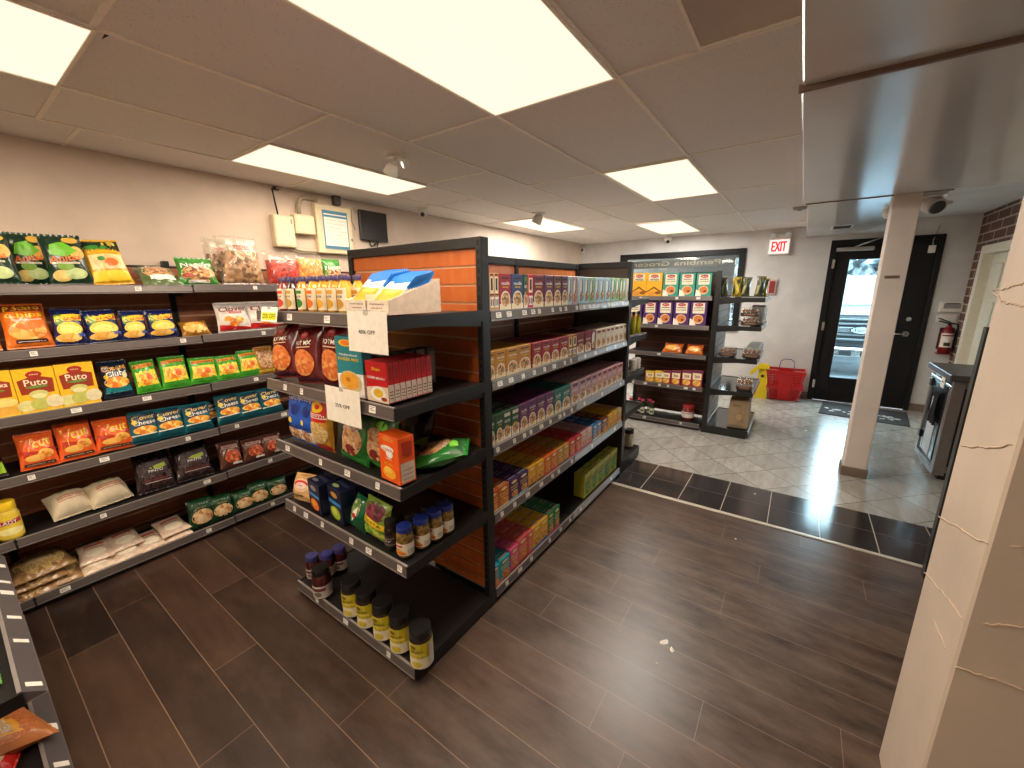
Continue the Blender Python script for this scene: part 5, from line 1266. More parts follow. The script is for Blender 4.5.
# third shelf
for k, (a, b, t) in enumerate(((286,302,389),(298,312,391))):
    capbag('bluebag', SB, ['blue peanut pouch at the wall end of the third end shelf','blue peanut pouch next to the red spaghetti packet'][k], 'snack bag', C3, a, b, t, 4, group='blue peanut pouches', var=k)
capbag('pasta', 'pasta_packet', 'tall red and yellow spaghetti packet on the third end shelf', 'food pack', C3, 308.5, 326, 393, 3)
capbag('cornick', SB, 'green corn nut bag hanging below the 25% OFF card', 'snack bag', C3, 334, 361, 408, 10, group='green corn nut bags', roll=5)
capbag('cornick', SB, 'green corn nut bag directly beside the orange carton', 'snack bag', C3, 358, 385, 411, 9, .925, group='green corn nut bags', var=1, roll=8)
place_bag('cornick', SB, 'green corn nut bag lying behind the orange carton', 'snack bag', (1.06, 1.30, C3+.01), .2, .26, -PI/2-.9, 76, 0, 'green corn nut bags', 0)
place_bag('darkchip', SB, 'dark snack bag deep on the third end shelf behind the corn nut bags', 'snack bag', (1.17, 1.42, C3), .2, .22, -PI/2, 20, 0)
def mk_orange():
    return T_carton(.075,.16,.06,c(240,92,24),[('o',c(240,140,60),.5,.93,.3,.05),('o',WHT,.45,.72,.34,.07),('o',WHT,.55,.62,.18,.09),('t',RED,'CEREAL',.5,.70,.5,.05),('r',WHT,.35,.50,.65,.515),('o',c(246,170,40),.5,.2,.34,.13),('o',c(250,200,80),.45,.26,.2,.08),('t',YLW,'Kids',.5,.40,.4,.05)],
       side=[('r',c(214,196,176),.08,.04,.92,.46),('r',INK,.2,.1,.8,.11),('r',INK,.2,.2,.8,.21),('r',INK,.2,.3,.8,.31),('r',c(180,50,30),.2,.62,.8,.9)])
y0, y1 = capx(380,.905,C3), capx(401,.905,C3)
put('cereal_carton', tp('orangec', mk_orange), 'orange cereal carton at the front corner of the third end shelf', 'carton', (.908, (y0+y1)/2, C3), -PI/2-.06, 0, 0, None, ((y0-y1)/.075, 1.25, (sy(436,(.908,(y0+y1)/2,0),2)-C3)/.16))
# fourth shelf
capbag('tamarind', SB, 'pink and tan pouch with a round picture on the fourth end shelf', 'snack bag', C4, 287, 309, 472, 18, .90, roll=-10)
def mk_navy(f):
    return T_carton(.062,.125,.07,c(22,28,58),[('o',c(150,140,150) if f else c(206,150,70),.5,.80,.24,.09),('r',c(60,140,206),.08,.50,.92,.60),('r',c(36,70,130),.08,.62,.92,.65),('o',ORG if f else c(160,190,50),.5,.24,.36,.2),('o',c(246,170,60) if f else c(206,216,90),.45,.28,.2,.1)],
       side=[('r',c(52,52,66),.1,.1,.9,.5)], top=[('o',c(120,120,130) if f else c(170,190,130),.35,.3,.2,.14),('r',c(60,70,100),.15,.55,.85,.8)])
for k, (a, b, t) in enumerate(((309.5,325,482),(327,345,489))):
    y0, y1 = capx(a,.92,C4), capx(b,.92,C4)
    for r in range(2):
        put('juice_carton', tp(('navy', k), lambda: mk_navy(k == 0)), [['navy carton with an orange fruit picture, fourth end shelf','navy carton right behind the one with the orange picture'],['navy carton with a green fruit picture, fourth end shelf','navy carton right behind the one with the green picture']][k][r], 'carton', (.915+k*.01+r*.09, (y0+y1)/2, C4), -PI/2-.12, 0, 0, 'navy cartons on the end shelf', ((y0-y1)/.066, 1.1, (sy(t,(.92,(y0+y1)/2,0),2)-C4)/.125))
capbag('greensoup', SB, 'green soup packet between the navy cartons and the fruit bag', 'snack bag', C4, 344, 360, 493, 14, .91, roll=12)
capbag('fruitbag', SB, 'fruit snack bag with a yellow band beside the black-capped jar', 'snack bag', C4, 358, 383, 498, 8, .91, roll=4)
def mk_blackjar(): return T_jar(.028,.12,mat((30,22,20),.12,coat=.6),c(26,24,24),mat((44,36,34),.4),[('r',c(150,140,130),.2,.7,.8,.76),('t',c(206,196,180),'soy',.5,.5,.4,.2),('r',c(150,140,130),.2,.2,.8,.26)],lidh=.02)
put('jar', tp('blackjar', mk_blackjar), 'black-capped dark jar beside the pickle jars', 'jar', (.945, capx(390.5,.94,C4+.05), C4), -PI/2, 0, 0, None, (1,1,1.05))
def mk_pickle():
    return T_jar(.031,.13,food([(120,96,48),(150,120,60),(96,76,40)],120,.15,.15),c(34,50,130,r=.3),mat((232,224,206),.4),[('o',c(226,150,40),.3,.3,.24,.24),('o',c(206,110,30),.45,.2,.14,.14),('r',c(190,60,40),.1,.74,.5,.9),('r',INK,.62,.2,.92,.24),('r',INK,.62,.34,.92,.38),('r',INK,.62,.48,.92,.52),('t',INK,'pickle',.3,.6,.3,.12)],lidh=.014,lv=(.1,.55))
yj = capx(404.5,.94,C4+.04)
for k in range(4):
    px = (404.5,421.5,434.5,446)[k]; Yq = (yj, yj-.012, yj-.018, yj-.022)[k]
    Xq = .945 if k == 0 else sx(px, (0, Yq, C4+.06), 0)
    put('pickle_jar', tp('pickle', mk_pickle), f'blue-lidded pickle jar, {ORD[k]} of four counting back from the lip', 'jar', (Xq, Yq, C4), -PI/2+.55, 0, 0, 'blue-lidded pickle jars', (1.12,1.12,1.0))
for k in range(3):
    put('jar', tp('blackjar', mk_blackjar), f'dark jar behind the black-capped jar, {ORD[k]} counting back', 'jar', (1.03+.085*k, yj+.062-.012*k, C4), -PI/2, 0, 0, 'dark jars at the back of the end shelf')
# base shelf
def mk_dark(lidc, body=(70,24,22)):
    return T_jar(.034,.115,mat(body,.12,coat=.6),c(*lidc,r=.3),mat((196,186,180),.4),[('r',c(120,60,60),.3,.6,.7,.85),('o',c(110,110,90),.5,.35,.1,.2),('t',INK,'jam',.5,.72,.2,.14)],lidh=.015,lv=(.06,.55))
for k, (px, X, lc, lab, s) in enumerate(((313.5,.965,(60,60,110),'blue-lidded dark jar at the wall end of the base end shelf',.95),(322.5,.915,(24,22,22),'large black-lidded jar with a pale label on the base end shelf',1.18),(328,1.02,(60,56,120),'blue-lidded dark jar behind the large black-lidded jar',.95),(340.5,1.09,(70,66,130),'blue-lidded dark jar standing alone, deepest of its group',.98))):
    put('jar', tp(('dark', k), lambda: mk_dark(lc)), lab, 'jar', (X, capx(px, X, C5+.05), C5), -PI/2+.5, 0, 0, 'dark jars on the base shelf', (s*1.15,s*1.15,s*1.2))
def mk_ylabel():
    return T_jar(.034,.15,mat((48,34,26),.12,coat=.6),c(26,24,24,r=.3),mat((232,222,196),.4),[('r',c(196,180,30),0,.42,1,1),('o',c(120,90,20),.42,.86,.06,.07),('r',c(226,206,90),.34,.55,.66,.62),('o',c(206,190,60),.47,.2,.10,.12),('r',c(206,198,188),.72,.06,.84,.94),('t',INK,'MANGO',.5,.72,.22,.09)],lidh=.022,lv=(.04,.84),neck=.86)
for k, px in enumerate((353,367.5,384,401,421.5)):
    put('chutney_jar', tp('ylab', mk_ylabel), f'black-lidded jar with a yellow label, {ORD[k]} of five counting from the wall side', 'jar', (.937, capx(px,.937,C5+.06), C5), -PI/2+.5, 0, 0, 'yellow-labelled jars', (1.42,1.42,1.2))
# ================================================================== NOODLE AISLE (cartons in columns, several rows deep)
def bowl(cu, cv, r, asp=1.0, f=NOOD):
    return [('o',c(236,226,206),cu,cv,r,r*asp),('o',f,cu,cv+.01,r*.82,r*asp*.78),('o',c(90,140,50),cu+.1,cv+.03,r*.22,r*asp*.16)]
def design(kind, col, col2=None):
    col2 = col2 or WHT
    if kind == 'bowl':
        return dict(front=[('r',CREAM,0,0,1,.16)]+bowl(.5,.27,.42,.62)+[('r',c(40,30,30),.18,.86,.82,.90),('t',WHT,'noodle',.5,.74,.66,.10),('t',YLW,'soup',.5,.62,.5,.06)], top=[('r',col2,.15,.3,.85,.38)], side=[('r',CREAM,0,0,1,.3)])
    if kind == 'half':
        return dict(front=[('r',WHT,0,0,1,.38),('o',NOOD,.5,.28,.40,.22),('r',col2,.12,.80,.88,.92),('t',WHT,'curry',.5,.62,.7,.12)], top=[('r',col2,.1,.62,.9,.7),('r',col2,.1,.25,.9,.3)], side=[('r',WHT,0,0,1,.38)])
    if kind == 'slim':
        return dict(front=[('r',CREAM,.14,.46,.86,.90),('r',DRED,.14,.93,.86,.98),('r',INK,.3,.54,.7,.86),('r',WHT,.1,.08,.9,.36),('r',INK,.2,.12,.4,.30),('r',INK,.6,.12,.8,.30),('r',DRED,.05,.40,.95,.44)], top=[('r',CREAM,.2,.2,.8,.8)], side=[('r',CREAM,.1,.1,.9,.9)])
    if kind == 'spice':
        return dict(front=[('r',col2,.0,.0,1,.10),('o',c(246,226,170),.5,.85,.3,.07),('t',YLW,'masala',.5,.66,.8,.12),('r',CREAM,.15,.50,.85,.53),('o',ORGF,.55,.28,.36,.17)], top=[('r',col2,.12,.22,.88,.30),('r',CREAM,.2,.55,.8,.60)], side=[('r',CREAM,.1,.08,.9,.42),('r',INK,.2,.14,.8,.17),('r',INK,.2,.24,.8,.27)])
    if kind == 'sheet':
        return dict(front=[('r',col2,.25,.1,.7,.9),('p',WHT,[(.1,.3),(.5,.5),(.5,.95),(.1,.8)]),('o',NOOD,.6,.28,.28,.16)], top=[('r',col2,.1,.3,.9,.7)], side=[('r',WHT,.1,.1,.9,.9)])
    return dict(front=[], top=None, side=None)
DES = {}
def carton_tpl(key, body, kind, col2, w, h, d):
    def mk():
        D = design(kind, body, col2)
        return T_carton(w, h, d, body, D['front'], D['side'], D['top'])
    return tp(('noodle', key), mk)
SHN = ['top', 'second', 'third', 'fourth', 'base']
def aisle(row, z, cols, h0, d, ox, oy, Yf, defrows):
    for i, cc in enumerate(cols):
        key, desc, body, kind, col2, a, b = cc[:7]
        h = cc[7] if len(cc) > 7 else h0
        rows = cc[8] if len(cc) > 8 else defrows
        dd = cc[9] if len(cc) > 9 else d
        xa, xb = ox+a/5.689, ox+b/5.689
        x0, x1 = sx(xa, (0, Yf, z+.05), 0), sx(xb, (0, Yf, z+.05), 0)
        w = max(.012, x1-x0)
        me = carton_tpl(key, body, kind, col2, .08, h, dd)
        for r in range(rows):
            lab = f'{desc}, {SHN[row]} noodle shelf, {ORD[i]} column from the post'
            lab += f', {ORD[r]} row back' if rows > 1 else ''
            rr = random.Random(row*1000+i*10+r)
            put('food_carton', me, lab, 'carton', ((x0+x1)/2, Yf+rr.uniform(0, .004)+r*(dd+.002), z), rr.uniform(-.015, .015) if rows == 1 else 0, 0, 0, f'cartons on the {SHN[row]} noodle shelf', (w/.081, 1, 1+rr.uniform(-.006, .006)))
TAN = c(206,164,120); MAR = c(120,26,46); PURB = c(96,50,84); BRR = c(110,66,60); LTB = c(176,206,220); PKG = c(196,160,166); LGR = c(150,196,150); OLV = c(120,120,60); CRM = c(226,216,196); GLD = c(188,134,48); TEL = c(30,110,100); VIO = c(104,44,100); DPR = c(74,30,92); AMB = c(232,170,40); ORB = c(196,100,40); REDB = c(196,34,36); PKB = c(226,96,140); CRL = c(222,100,96); SKB = c(40,110,176); DRB = c(112,26,30); LIM = c(176,176,56); AQU = c(46,160,184); GRB = c(40,130,80); HOT = c(220,50,90); LPK = c(214,166,170); DGB = c(40,80,52)
A1, A2, A3, A4, A5 = [z[0]+.0012 for z in L_MAIN]
aisle(0, A1, [('tan','tan slim carton',TAN,'slim',None,88,112),('tan','tan slim carton',TAN,'slim',None,114,140),('tan','tan slim carton',TAN,'slim',None,142,168),
  ('red','red noodle carton',c(150,30,40),'bowl',None,170,236),('blu','navy noodle carton',c(46,60,110),'bowl',None,238,305),('dgr','dark green carton',DGB,'half',GRN,308,329),('hot','pink topped carton',HOT,'slim',None,331,360),
  ('mar','maroon noodle carton',MAR,'bowl',None,362,422),('pur','purple noodle carton',PURB,'bowl',None,425,474),('brr','brown noodle carton',BRR,'bowl',None,477,519),('pur','purple noodle carton',PURB,'bowl',None,522,556),
  ('ltb','pale blue carton',LTB,'sheet',SKB,559,584),('pkg','pinkish grey carton',PKG,'sheet',PURB,587,612),('ltb','pale blue carton',LTB,'sheet',SKB,622,650),('ltb2','pale blue carton',LTB,'sheet',TEAL,653,680),
  ('lgr','pale green carton',LGR,'sheet',DGRN,683,708),('ltb','pale blue carton',LTB,'sheet',SKB,711,736),('ltb2','pale blue carton',LTB,'sheet',TEAL,739,766),('ltb','pale blue carton',LTB,'sheet',SKB,769,799),
  ('lgr','pale green carton',LGR,'sheet',DGRN,803,826),('lgr','pale green carton',LGR,'sheet',DGRN,829,850),('olv','olive carton',OLV,'sheet',LGR,853,870),('lgr','pale green carton',LGR,'sheet',DGRN,872,888),('crm','white carton',CRM,'sheet',LTB,890,912)],
  .165, .06, 470, 240, 1.150, 1)
aisle(1, A2, [('gld','gold noodle carton',GLD,'bowl',YLW,98,146),('gld','gold noodle carton',GLD,'bowl',YLW,148,206),('gld','gold noodle carton',GLD,'bowl',YLW,208,275),('gld','gold noodle carton',GLD,'bowl',YLW,277,350),
  ('rdb','red bowl carton',c(150,26,40),'bowl',DRED,356,408),('rdb','red bowl carton',c(150,26,40),'bowl',DRED,410,460),('rdb','red bowl carton',c(150,26,40),'bowl',DRED,462,509),('rdb','red bowl carton',c(150,26,40),'bowl',DRED,511,560),
  ('gls','gold slim carton',GLD,'slim',None,563,584),('gls','gold slim carton',GLD,'slim',None,586,608),('mar2','maroon carton',MAR,'half',DRED,611,652),('mar2','maroon carton',MAR,'half',DRED,655,690),
  ('mar3','maroon carton',MAR,'sheet',CRM,692,717),('crr','white and red carton',CRM,'half',DRED,720,746),('crr','white and red carton',CRM,'half',DRED,749,773),('crr','white and red carton',CRM,'half',DRED,776,796),
  ('crr','white and red carton',CRM,'half',DRED,798,819),('crr','white and red carton',CRM,'half',DRED,821,846),('crr','white and red carton',CRM,'half',DRED,848,870),('crr','white and red carton',CRM,'half',DRED,872,893)],
  .135, .075, 470, 240, 1.152, 3)
aisle(2, A3, [('gr2','green noodle carton',DGB,'bowl',GRN,102,146),('gr2','green noodle carton',DGB,'bowl',GRN,148,190),('gr3','green cream carton',DGB,'half',CRM,192,236),('gr3','green cream carton',DGB,'half',CRM,238,281),
  ('vio','plum noodle carton',VIO,'bowl',PURB,285,331),('vio','plum noodle carton',VIO,'bowl',PURB,333,380),('vio','plum noodle carton',VIO,'bowl',PURB,382,430),('vio','plum noodle carton',VIO,'bowl',PURB,432,478),
  ('tel','teal noodle carton',TEL,'bowl',TEAL,481,521),('tel','teal noodle carton',TEL,'bowl',TEAL,523,572),('lpk','pink grey carton',PKG,'half',PURB,580,620),('lpk','pink grey carton',PKG,'half',PURB,622,657),
  ('lpk','pink grey carton',PKG,'half',PURB,659,690),('lpk','pink grey carton',PKG,'half',PURB,692,721),('lpk2','pale pink carton',LPK,'half',MAR,723,750),('lpk2','pale pink carton',LPK,'half',MAR,752,779),('lpk2','pale pink carton',LPK,'half',MAR,781,806),('lpk2','pale pink carton',LPK,'half',MAR,808,836),('lpk2','pale pink carton',LPK,'half',MAR,838,868)],
  .15, .075, 470, 375, 1.152, 3)
aisle(3, A4, [('orb','brown orange carton',ORB,'spice',CREAM,106,166),('orb','brown orange carton',ORB,'spice',CREAM,168,226),('dpr','purple spice carton',DPR,'spice',LBLUE,228,279),('dpr','purple spice carton',DPR,'spice',LBLUE,281,333),
  ('amb','yellow spice carton',AMB,'spice',BRN,335,379),('amb','yellow spice carton',AMB,'spice',BRN,381,424),('ors','orange spice carton',c(222,110,40),'spice',RED,426,461),('ors','orange spice carton',c(222,110,40),'spice',RED,463,500),
  ('gds','golden spice carton',GOLD,'spice',BRN,502,532),('gds','golden spice carton',GOLD,'spice',BRN,534,565),('rds','red spice carton',REDB,'spice',PINK,567,601),('rds','red spice carton',REDB,'spice',PINK,603,635),
  ('pks','pink spice carton',LPK,'spice',PINK,637,666),('pks','pink spice carton',LPK,'spice',PINK,668,696),('sks','blue spice carton',SKB,'spice',WHT,698,723),('sks','blue spice carton',SKB,'spice',WHT,725,748),
  ('drs','dark red carton',DRB,'spice',YLW,750,786),('lms','yellow spice carton',AMB,'spice',LIM,788,813),('lms','yellow spice carton',AMB,'spice',LIM,815,838),('tns','tan spice carton',TAN,'spice',CREAM,840,862)],
  .118, .08, 470, 375, 1.150, 4)
aisle(4, A5, [('aqu','aqua spice carton',AQU,'spice',ORG,120,172),('aqu','aqua spice carton',AQU,'spice',ORG,174,232),('pkc','pink spice carton',PKB,'spice',RED,234,278,.138),('crl','coral spice carton',CRL,'spice',RED,280,330,.15),
  ('crl','coral spice carton',CRL,'spice',RED,332,358,.15),('amb2','yellow spice carton',AMB,'spice',BLUE,360,402,.15),('amb2','yellow spice carton',AMB,'spice',BLUE,404,445,.15),('grb','green spice carton',GRB,'spice',PINK,447,480,.15),('grb','green spice carton',GRB,'spice',PINK,482,512,.15)],
  .125, .08, 470, 480, 1.150, 4)
for i, (a, b) in enumerate(((652,690),(692,725),(727,760),(762,797),(799,836))):
    x0, x1 = sx(470+a/5.689,(0,1.165,.2),0), sx(470+b/5.689,(0,1.165,.2),0)
    for r in range(1):
        me = tp('limebox', lambda: T_carton(.11,.19,.09,LIM,[('r',c(196,190,80),.0,.86,1,1),('o',GREEN_F,.5,.34,.40,.26),('p',c(90,120,40),[(.1,.5),(.9,.6),(.9,.8),(.1,.74)]),('t',YLW,'green tea',.5,.68,.7,.08)],[('r',OLV,.1,.1,.9,.5)],[('r',c(196,196,90),.1,.1,.9,.9),('r',OLV,.2,.4,.8,.55)]))
        put('food_carton', me, f'tall lime green carton on the base noodle shelf, {ORD[i]} from the front post', 'carton', ((x0+x1)/2, 1.165+r*.092, A5), 0, 0, 0, 'lime green cartons', ((x1-x0)/.112, 1, 1))

# ---------------------------------------------------------------- far end shelf of the noodle aisle
def mk_fbot(): return T_bottle(.026,.2,mat((186,176,40),.15,coat=.5),c(40,36,30),c(226,216,120),[('r',c(90,80,20),.2,.4,.8,.6)],lv=(.1,.55))
for k, px in enumerate((633,638)):
    X = 3.46+.1*k
    put('sauce_bottle', tp('fbot', mk_fbot), ['yellow bottle on the far end shelf just past the noodle cartons','yellow bottle on the far end shelf, second from the noodle cartons'][k], 'bottle', (sx(px,(0,1.19,1.3),0), 1.19, 1.2265), PI/2, 0, 0, 'yellow bottles on the far end shelf')
def mk_ftin(): return T_jar(.036,.10,c(226,222,214),c(206,200,194),c(236,230,222),[('r',c(150,60,60),.2,.3,.8,.6)],lidh=.012,neck=.95)
for k, px in enumerate((632.5,636.5)):
    put('tin', tp('ftin', mk_ftin), ['white tin on the far end shelf beside the pink cartons','second white tin on the far end shelf'][k], 'tin', (sx(px,(0,1.19,.95),0), 1.19, .8965), PI/2, 0, 0, 'white tins on the far end shelf')
put('jar', tp('fjar', lambda: T_jar(.05,.17,mat((206,196,170),.2,coat=.4),c(30,28,28),c(226,222,210),[('r',c(120,110,90),.2,.3,.8,.7)],lidh=.03)), 'pale jar with a black lid on the base of the far end shelf', 'jar', (sx(627,(0,1.22,.2),0)+.05, 1.22, .1215), PI/2)

# ---------------------------------------------------------------- cookie shelves (face the viewer)
G1, G2, G3, G4, G5 = [z[0]+.0012 for z in L_G2]
def gy(px, z, X=4.9): return sx(px, (X, 0, z), 1)
def mk_cookie(body, band, n):
    return T_carton(.13,.20,.05,body,[('r',c(240,226,196),.14,.50 if n != 'y' else .66,.86,.94),('o',c(176,36,34),.5,.86,.26,.07),('t',WHT,'Parle',.5,.86,.3,.04),('r',INK,.22,.72,.78,.75),('t',c(70,50,40),'COOKIE',.5,.68 if n == 'y' else .64,.6,.06)]+
        ([('p',c(110,60,20),[(.0,.20),(.3,.32),(.5,.42),(.7,.32),(1,.20),(1,.16),(.7,.26),(.5,.34),(.3,.26),(0,.16)]),('o',c(226,150,60),.3,.12,.3,.10),('o',c(150,80,30),.76,.14,.2,.07)] if n == 'y' else [('o',c(230,190,140),.5,.26,.34,.20),('o',c(206,120,60),.52,.27,.27,.15),('p',c(240,232,216),[(0,.0),(.4,.0),(.25,.2),(0,.3)]),('o',c(110,50,26),.6,.22,.1,.05)]),side=[('r',band,.1,.1,.9,.9)])
CK = [('y',c(236,176,40),c(206,150,30)),('y',c(236,176,40),c(206,150,30)),('t',c(60,150,130),c(40,120,104)),('t',c(60,150,130),c(40,120,104)),('t',c(60,150,130),c(40,120,104))]
nmm = ['yellow cookie box next to the noodle aisle edge','yellow cookie box beside the teal ones','teal cookie box beside the yellow ones','teal cookie box between two teal boxes','teal cookie box touching the shelf post']
for k, (a, b) in enumerate(((631.5,646),(646,661.5),(662.5,678),(679,694.5),(695.5,711))):
    n, bd, bn = CK[k]; y0, y1 = gy(a, G1+.05), gy(b, G1+.05); h = sy(273,(4.9,(y0+y1)/2,0),2)-G1
    put('cookie_box', tp(('cookie', n), lambda: mk_cookie(bd, bn, n)), nmm[k], 'box', (4.9, (y0+y1)/2, G1), -PI/2, 0, 0, 'cookie boxes on the top cookie shelf', ((y0-y1)/.132, 1, h/.2))
for k, (a, b) in enumerate(((626,641.5),(643,656.5),(657.5,672),(673,688.5),(689.5,706))):
    y0, y1 = gy(a, G2+.05), gy(b, G2+.05); h = sy(301.5,(4.9,(y0+y1)/2,0),2)-G2
    put('cookie_box', tp(('cookie', 'p'), lambda: mk_cookie(c(78,42,104), c(60,30,84), 'p')), f'purple cookie box, {ORD[k]} of five counting from the noodle aisle', 'box', (4.9, (y0+y1)/2, G2), -PI/2, 0, 0, 'purple cookie boxes', ((y0-y1)/.132, 1, h/.2))
for k, (a, b) in enumerate(((661,681),(684,702))):
    y0, y1 = gy(a, G3), gy(b, G3)
    place_bag('biscuit', SB, ['orange snack bag on the third cookie shelf, farther from the post','orange snack bag on the third cookie shelf, closer to the post'][k], 'snack bag', (4.91, (y0+y1)/2, G3+.004), y0-y1, .13, -PI/2, 42, 0, 'orange snack bags', k)
def mk_small(b_, b2):
    return T_carton(.07,.11,.045,b_,[('r',CREAM,.08,.45,.92,.85),('t',DRED,'tea',.5,.66,.5,.2),('o',CHIPS,.5,.24,.4,.2),('r',b2,.0,.88,1,1)],[('r',b2,.1,.1,.9,.9)])
for k, (a, b) in enumerate(((645,654),(654,663),(661.5,670),(670.5,680),(681,691),(691,701.5))):
    y0, y1 = gy(a, G4), gy(b, G4); s = k < 2
    put('food_carton', tp(('small', s), lambda: mk_small(GLD if s else c(176,60,60), YLW if s else PURB)), ('gold' if s else 'red')+f' small carton on the fourth cookie shelf, {ORD[k]} of six counting from the aisle', 'carton', (4.90, (y0+y1)/2, G4), -PI/2, 0, 0, 'small cartons on the fourth cookie shelf', (max(.3,(y0-y1)/.072), 1, (sy(371,(4.9,(y0+y1)/2,0),2)-G4)/.11))
def mk_wine(): return T_bottle(.03,.17,mat((40,50,30),.12,coat=.5),c(196,60,90),c(206,206,180),[('r',c(90,110,60),.2,.3,.8,.6)],lv=(.08,.5),neckr=.6)
for k, px in enumerate((631,638.5,643,648.5,652.5)):
    put('sauce_bottle', tp('wine', mk_wine), f'pink-capped dark bottle on the base cookie shelf, {ORD[k]} of five from the aisle', 'bottle', (5.0 if k % 2 else 4.95, gy(px, G5+.08, 4.97), G5), -PI/2, 0, 0, 'pink-capped bottles', (.95,.95,1.1))
put('jar', tp('redjar', lambda: T_jar(.07,.19,mat((110,30,26),.14,coat=.5),c(150,34,34),c(216,204,196),[('r',c(140,60,60),.2,.7,.8,.8)],lidh=.03,lv=(.28,.72))), 'large red jar with a white label on the base cookie shelf', 'jar', (4.99, gy(687.5, G5+.08, 4.97), G5), -PI/2)

# ---------------------------------------------------------------- side shelves of baked packs (face the aisle)
S1_, S2_, S3_, S4_, S5_ = 1.5265, 1.2315, .8865, .5265, .0965
SF = .315
def gx(px, z, Y=SF): return sx(px, (0, Y, z), 0)
XS = 4.93
def sidebag(key, lab, px, ytop, w, X, var=0, tilt=8, rz=-PI/2, cat='snack bag'):
    Y = sx(px, (X, 0, S1_+.08), 1); h = sy(ytop,(X,Y,0),2)-S1_
    place_bag(key, SB, lab, cat, (X, Y, S1_), w, h, rz, tilt, (var*6-3), 'bags on the side shelf top', var, .075)
sidebag('silverbag', 'thin silver bag at the post end of the side shelf top', 724, 277, .08, 4.98)
sidebag('goldbag', 'yellow bag in the middle of the side shelf top', 736.5, 277, .10, 4.96)
sidebag('silverbag', 'pale gold bag right beside the yellow bag on the side shelf top', 745, 277, .09, 4.98, 1)
sidebag('silverbag', 'olive silver bag at the corner end of the side shelf top', 759, 276, .09, 4.96, 1)
sidebag('goldbag', 'dark gold bag partly behind the olive silver bag', 763.5, 278, .07, 5.08, 1)
def mk_pack(dome=True):
    w, d, h = .20, .14, .085
    m = MB(); m.box(-w/2,w/2,0,d,0,h*.45,mat((70,48,38),.4),.012)
    p = [('tray', m.mesh('tray'))]
    g = MB(); rr = random.Random(2)
    for i in range(4):
        for j in range(3):
            x, y = -w/2+.03+i*(w-.06)/3, .025+j*(d-.05)/2
            g.lathe([(.0,.018),(.014,.015),(.022,.004),(.02,-.006)], mat((126,76,48),.5,var=.3), 10, (x+rr.uniform(-.004,.004), y, h*.45+.012), caps=False)
    p.append(('contents', g.mesh('contents')))
    l = MB(); l.prism([(.004,h*.45),(d-.004,h*.45),(d-.022,h),(.022,h)], 0, -w/2+.008, w/2-.008, CLEARF)
    p.append(('clear_lid', l.mesh('clear_lid')))
    g = MB(); g.box(-w*.3,w*.3,-.0015,.0,h*.12,h*.36,mat((126,92,68),.5)); p.append(('label', g.mesh('label')))
    return p
def mk_white():
    w, d, h = .17, .13, .13
    m = MB(); m.box(-w/2,w/2,0,d,0,h,mat((240,244,248),.3,var=.06,scale=12),.012)
    g = MB(); s = lambda u, v, q: (w*(u-.5), -q, h*v)
    paint(g, [('p',c(70,80,96),[(.1,.3),(.4,.5),(.3,.62),(.08,.5)]),('p',c(70,80,96),[(.5,.15),(.7,.5),(.6,.56),(.46,.3)]),('p',c(90,100,116),[(.62,.6),(.9,.75),(.8,.86),(.6,.74)]),('r',c(120,130,146),.2,.72,.5,.78)], s, .0008, .0003, False)
    return [('wrapper', m.mesh('wrapper')), ('printed_front', g.mesh('printed_front'))]
def sidepack(lab, px, X, z, rz=-PI/2, s=(1,1,1), tpn='pack_', grp='baked packs on the side shelves'):
    Y = sx(px, (X, 0, z+.04), 1)
    put('bakery_pack', tp(tpn, mk_pack if tpn == 'pack_' else mk_white), lab, 'bakery pack', (X, Y, z), rz, 0, 0, grp, s)
sidepack('brown pastry pack at the bottom of the two-high stack', 749.5, 4.93, S2_, s=(.82,1,1.12))
sidepack('brown pastry pack on top of the two-high stack', 749.5, 4.935, S2_+.096, s=(.82,1,1.05))
for k, X in enumerate((5.30, 5.50)):
    put('bakery_pack', tp('white_', mk_white), ['white wrapped loaf pack behind the two-high pastry stack','white wrapped loaf pack, deeper behind the pastry stack'][k], 'bakery pack', (X, .308, S2_), 0, 0, 0, 'white wrapped packs', (1.0,1,1.55-.1*k))
sidepack('flat brown pastry pack near the slatted panel, third side shelf', 727, 4.95, S3_, s=(.85,1,1.15))
sidepack('flat brown pastry pack at the corner of the third side shelf', 751, 4.93, S3_, s=(.85,1,1.25))
for k, X in enumerate((5.24, 5.42, 5.60)):
    put('bakery_pack', tp('white_', mk_white), f'low white pack behind the corner pastry pack, {ORD[k]} of three', 'bakery pack', (X, .308, S3_), 0, 0, 0, 'white wrapped packs', (.95,1,.78))
sidepack('brown pastry pack alone on the fourth side shelf', 744, 4.95, S4_, s=(.8,1,1.7))
bx0 = gy(728, S5_+.1, 4.96); bx1 = gy(748, S5_+.1, 4.96)
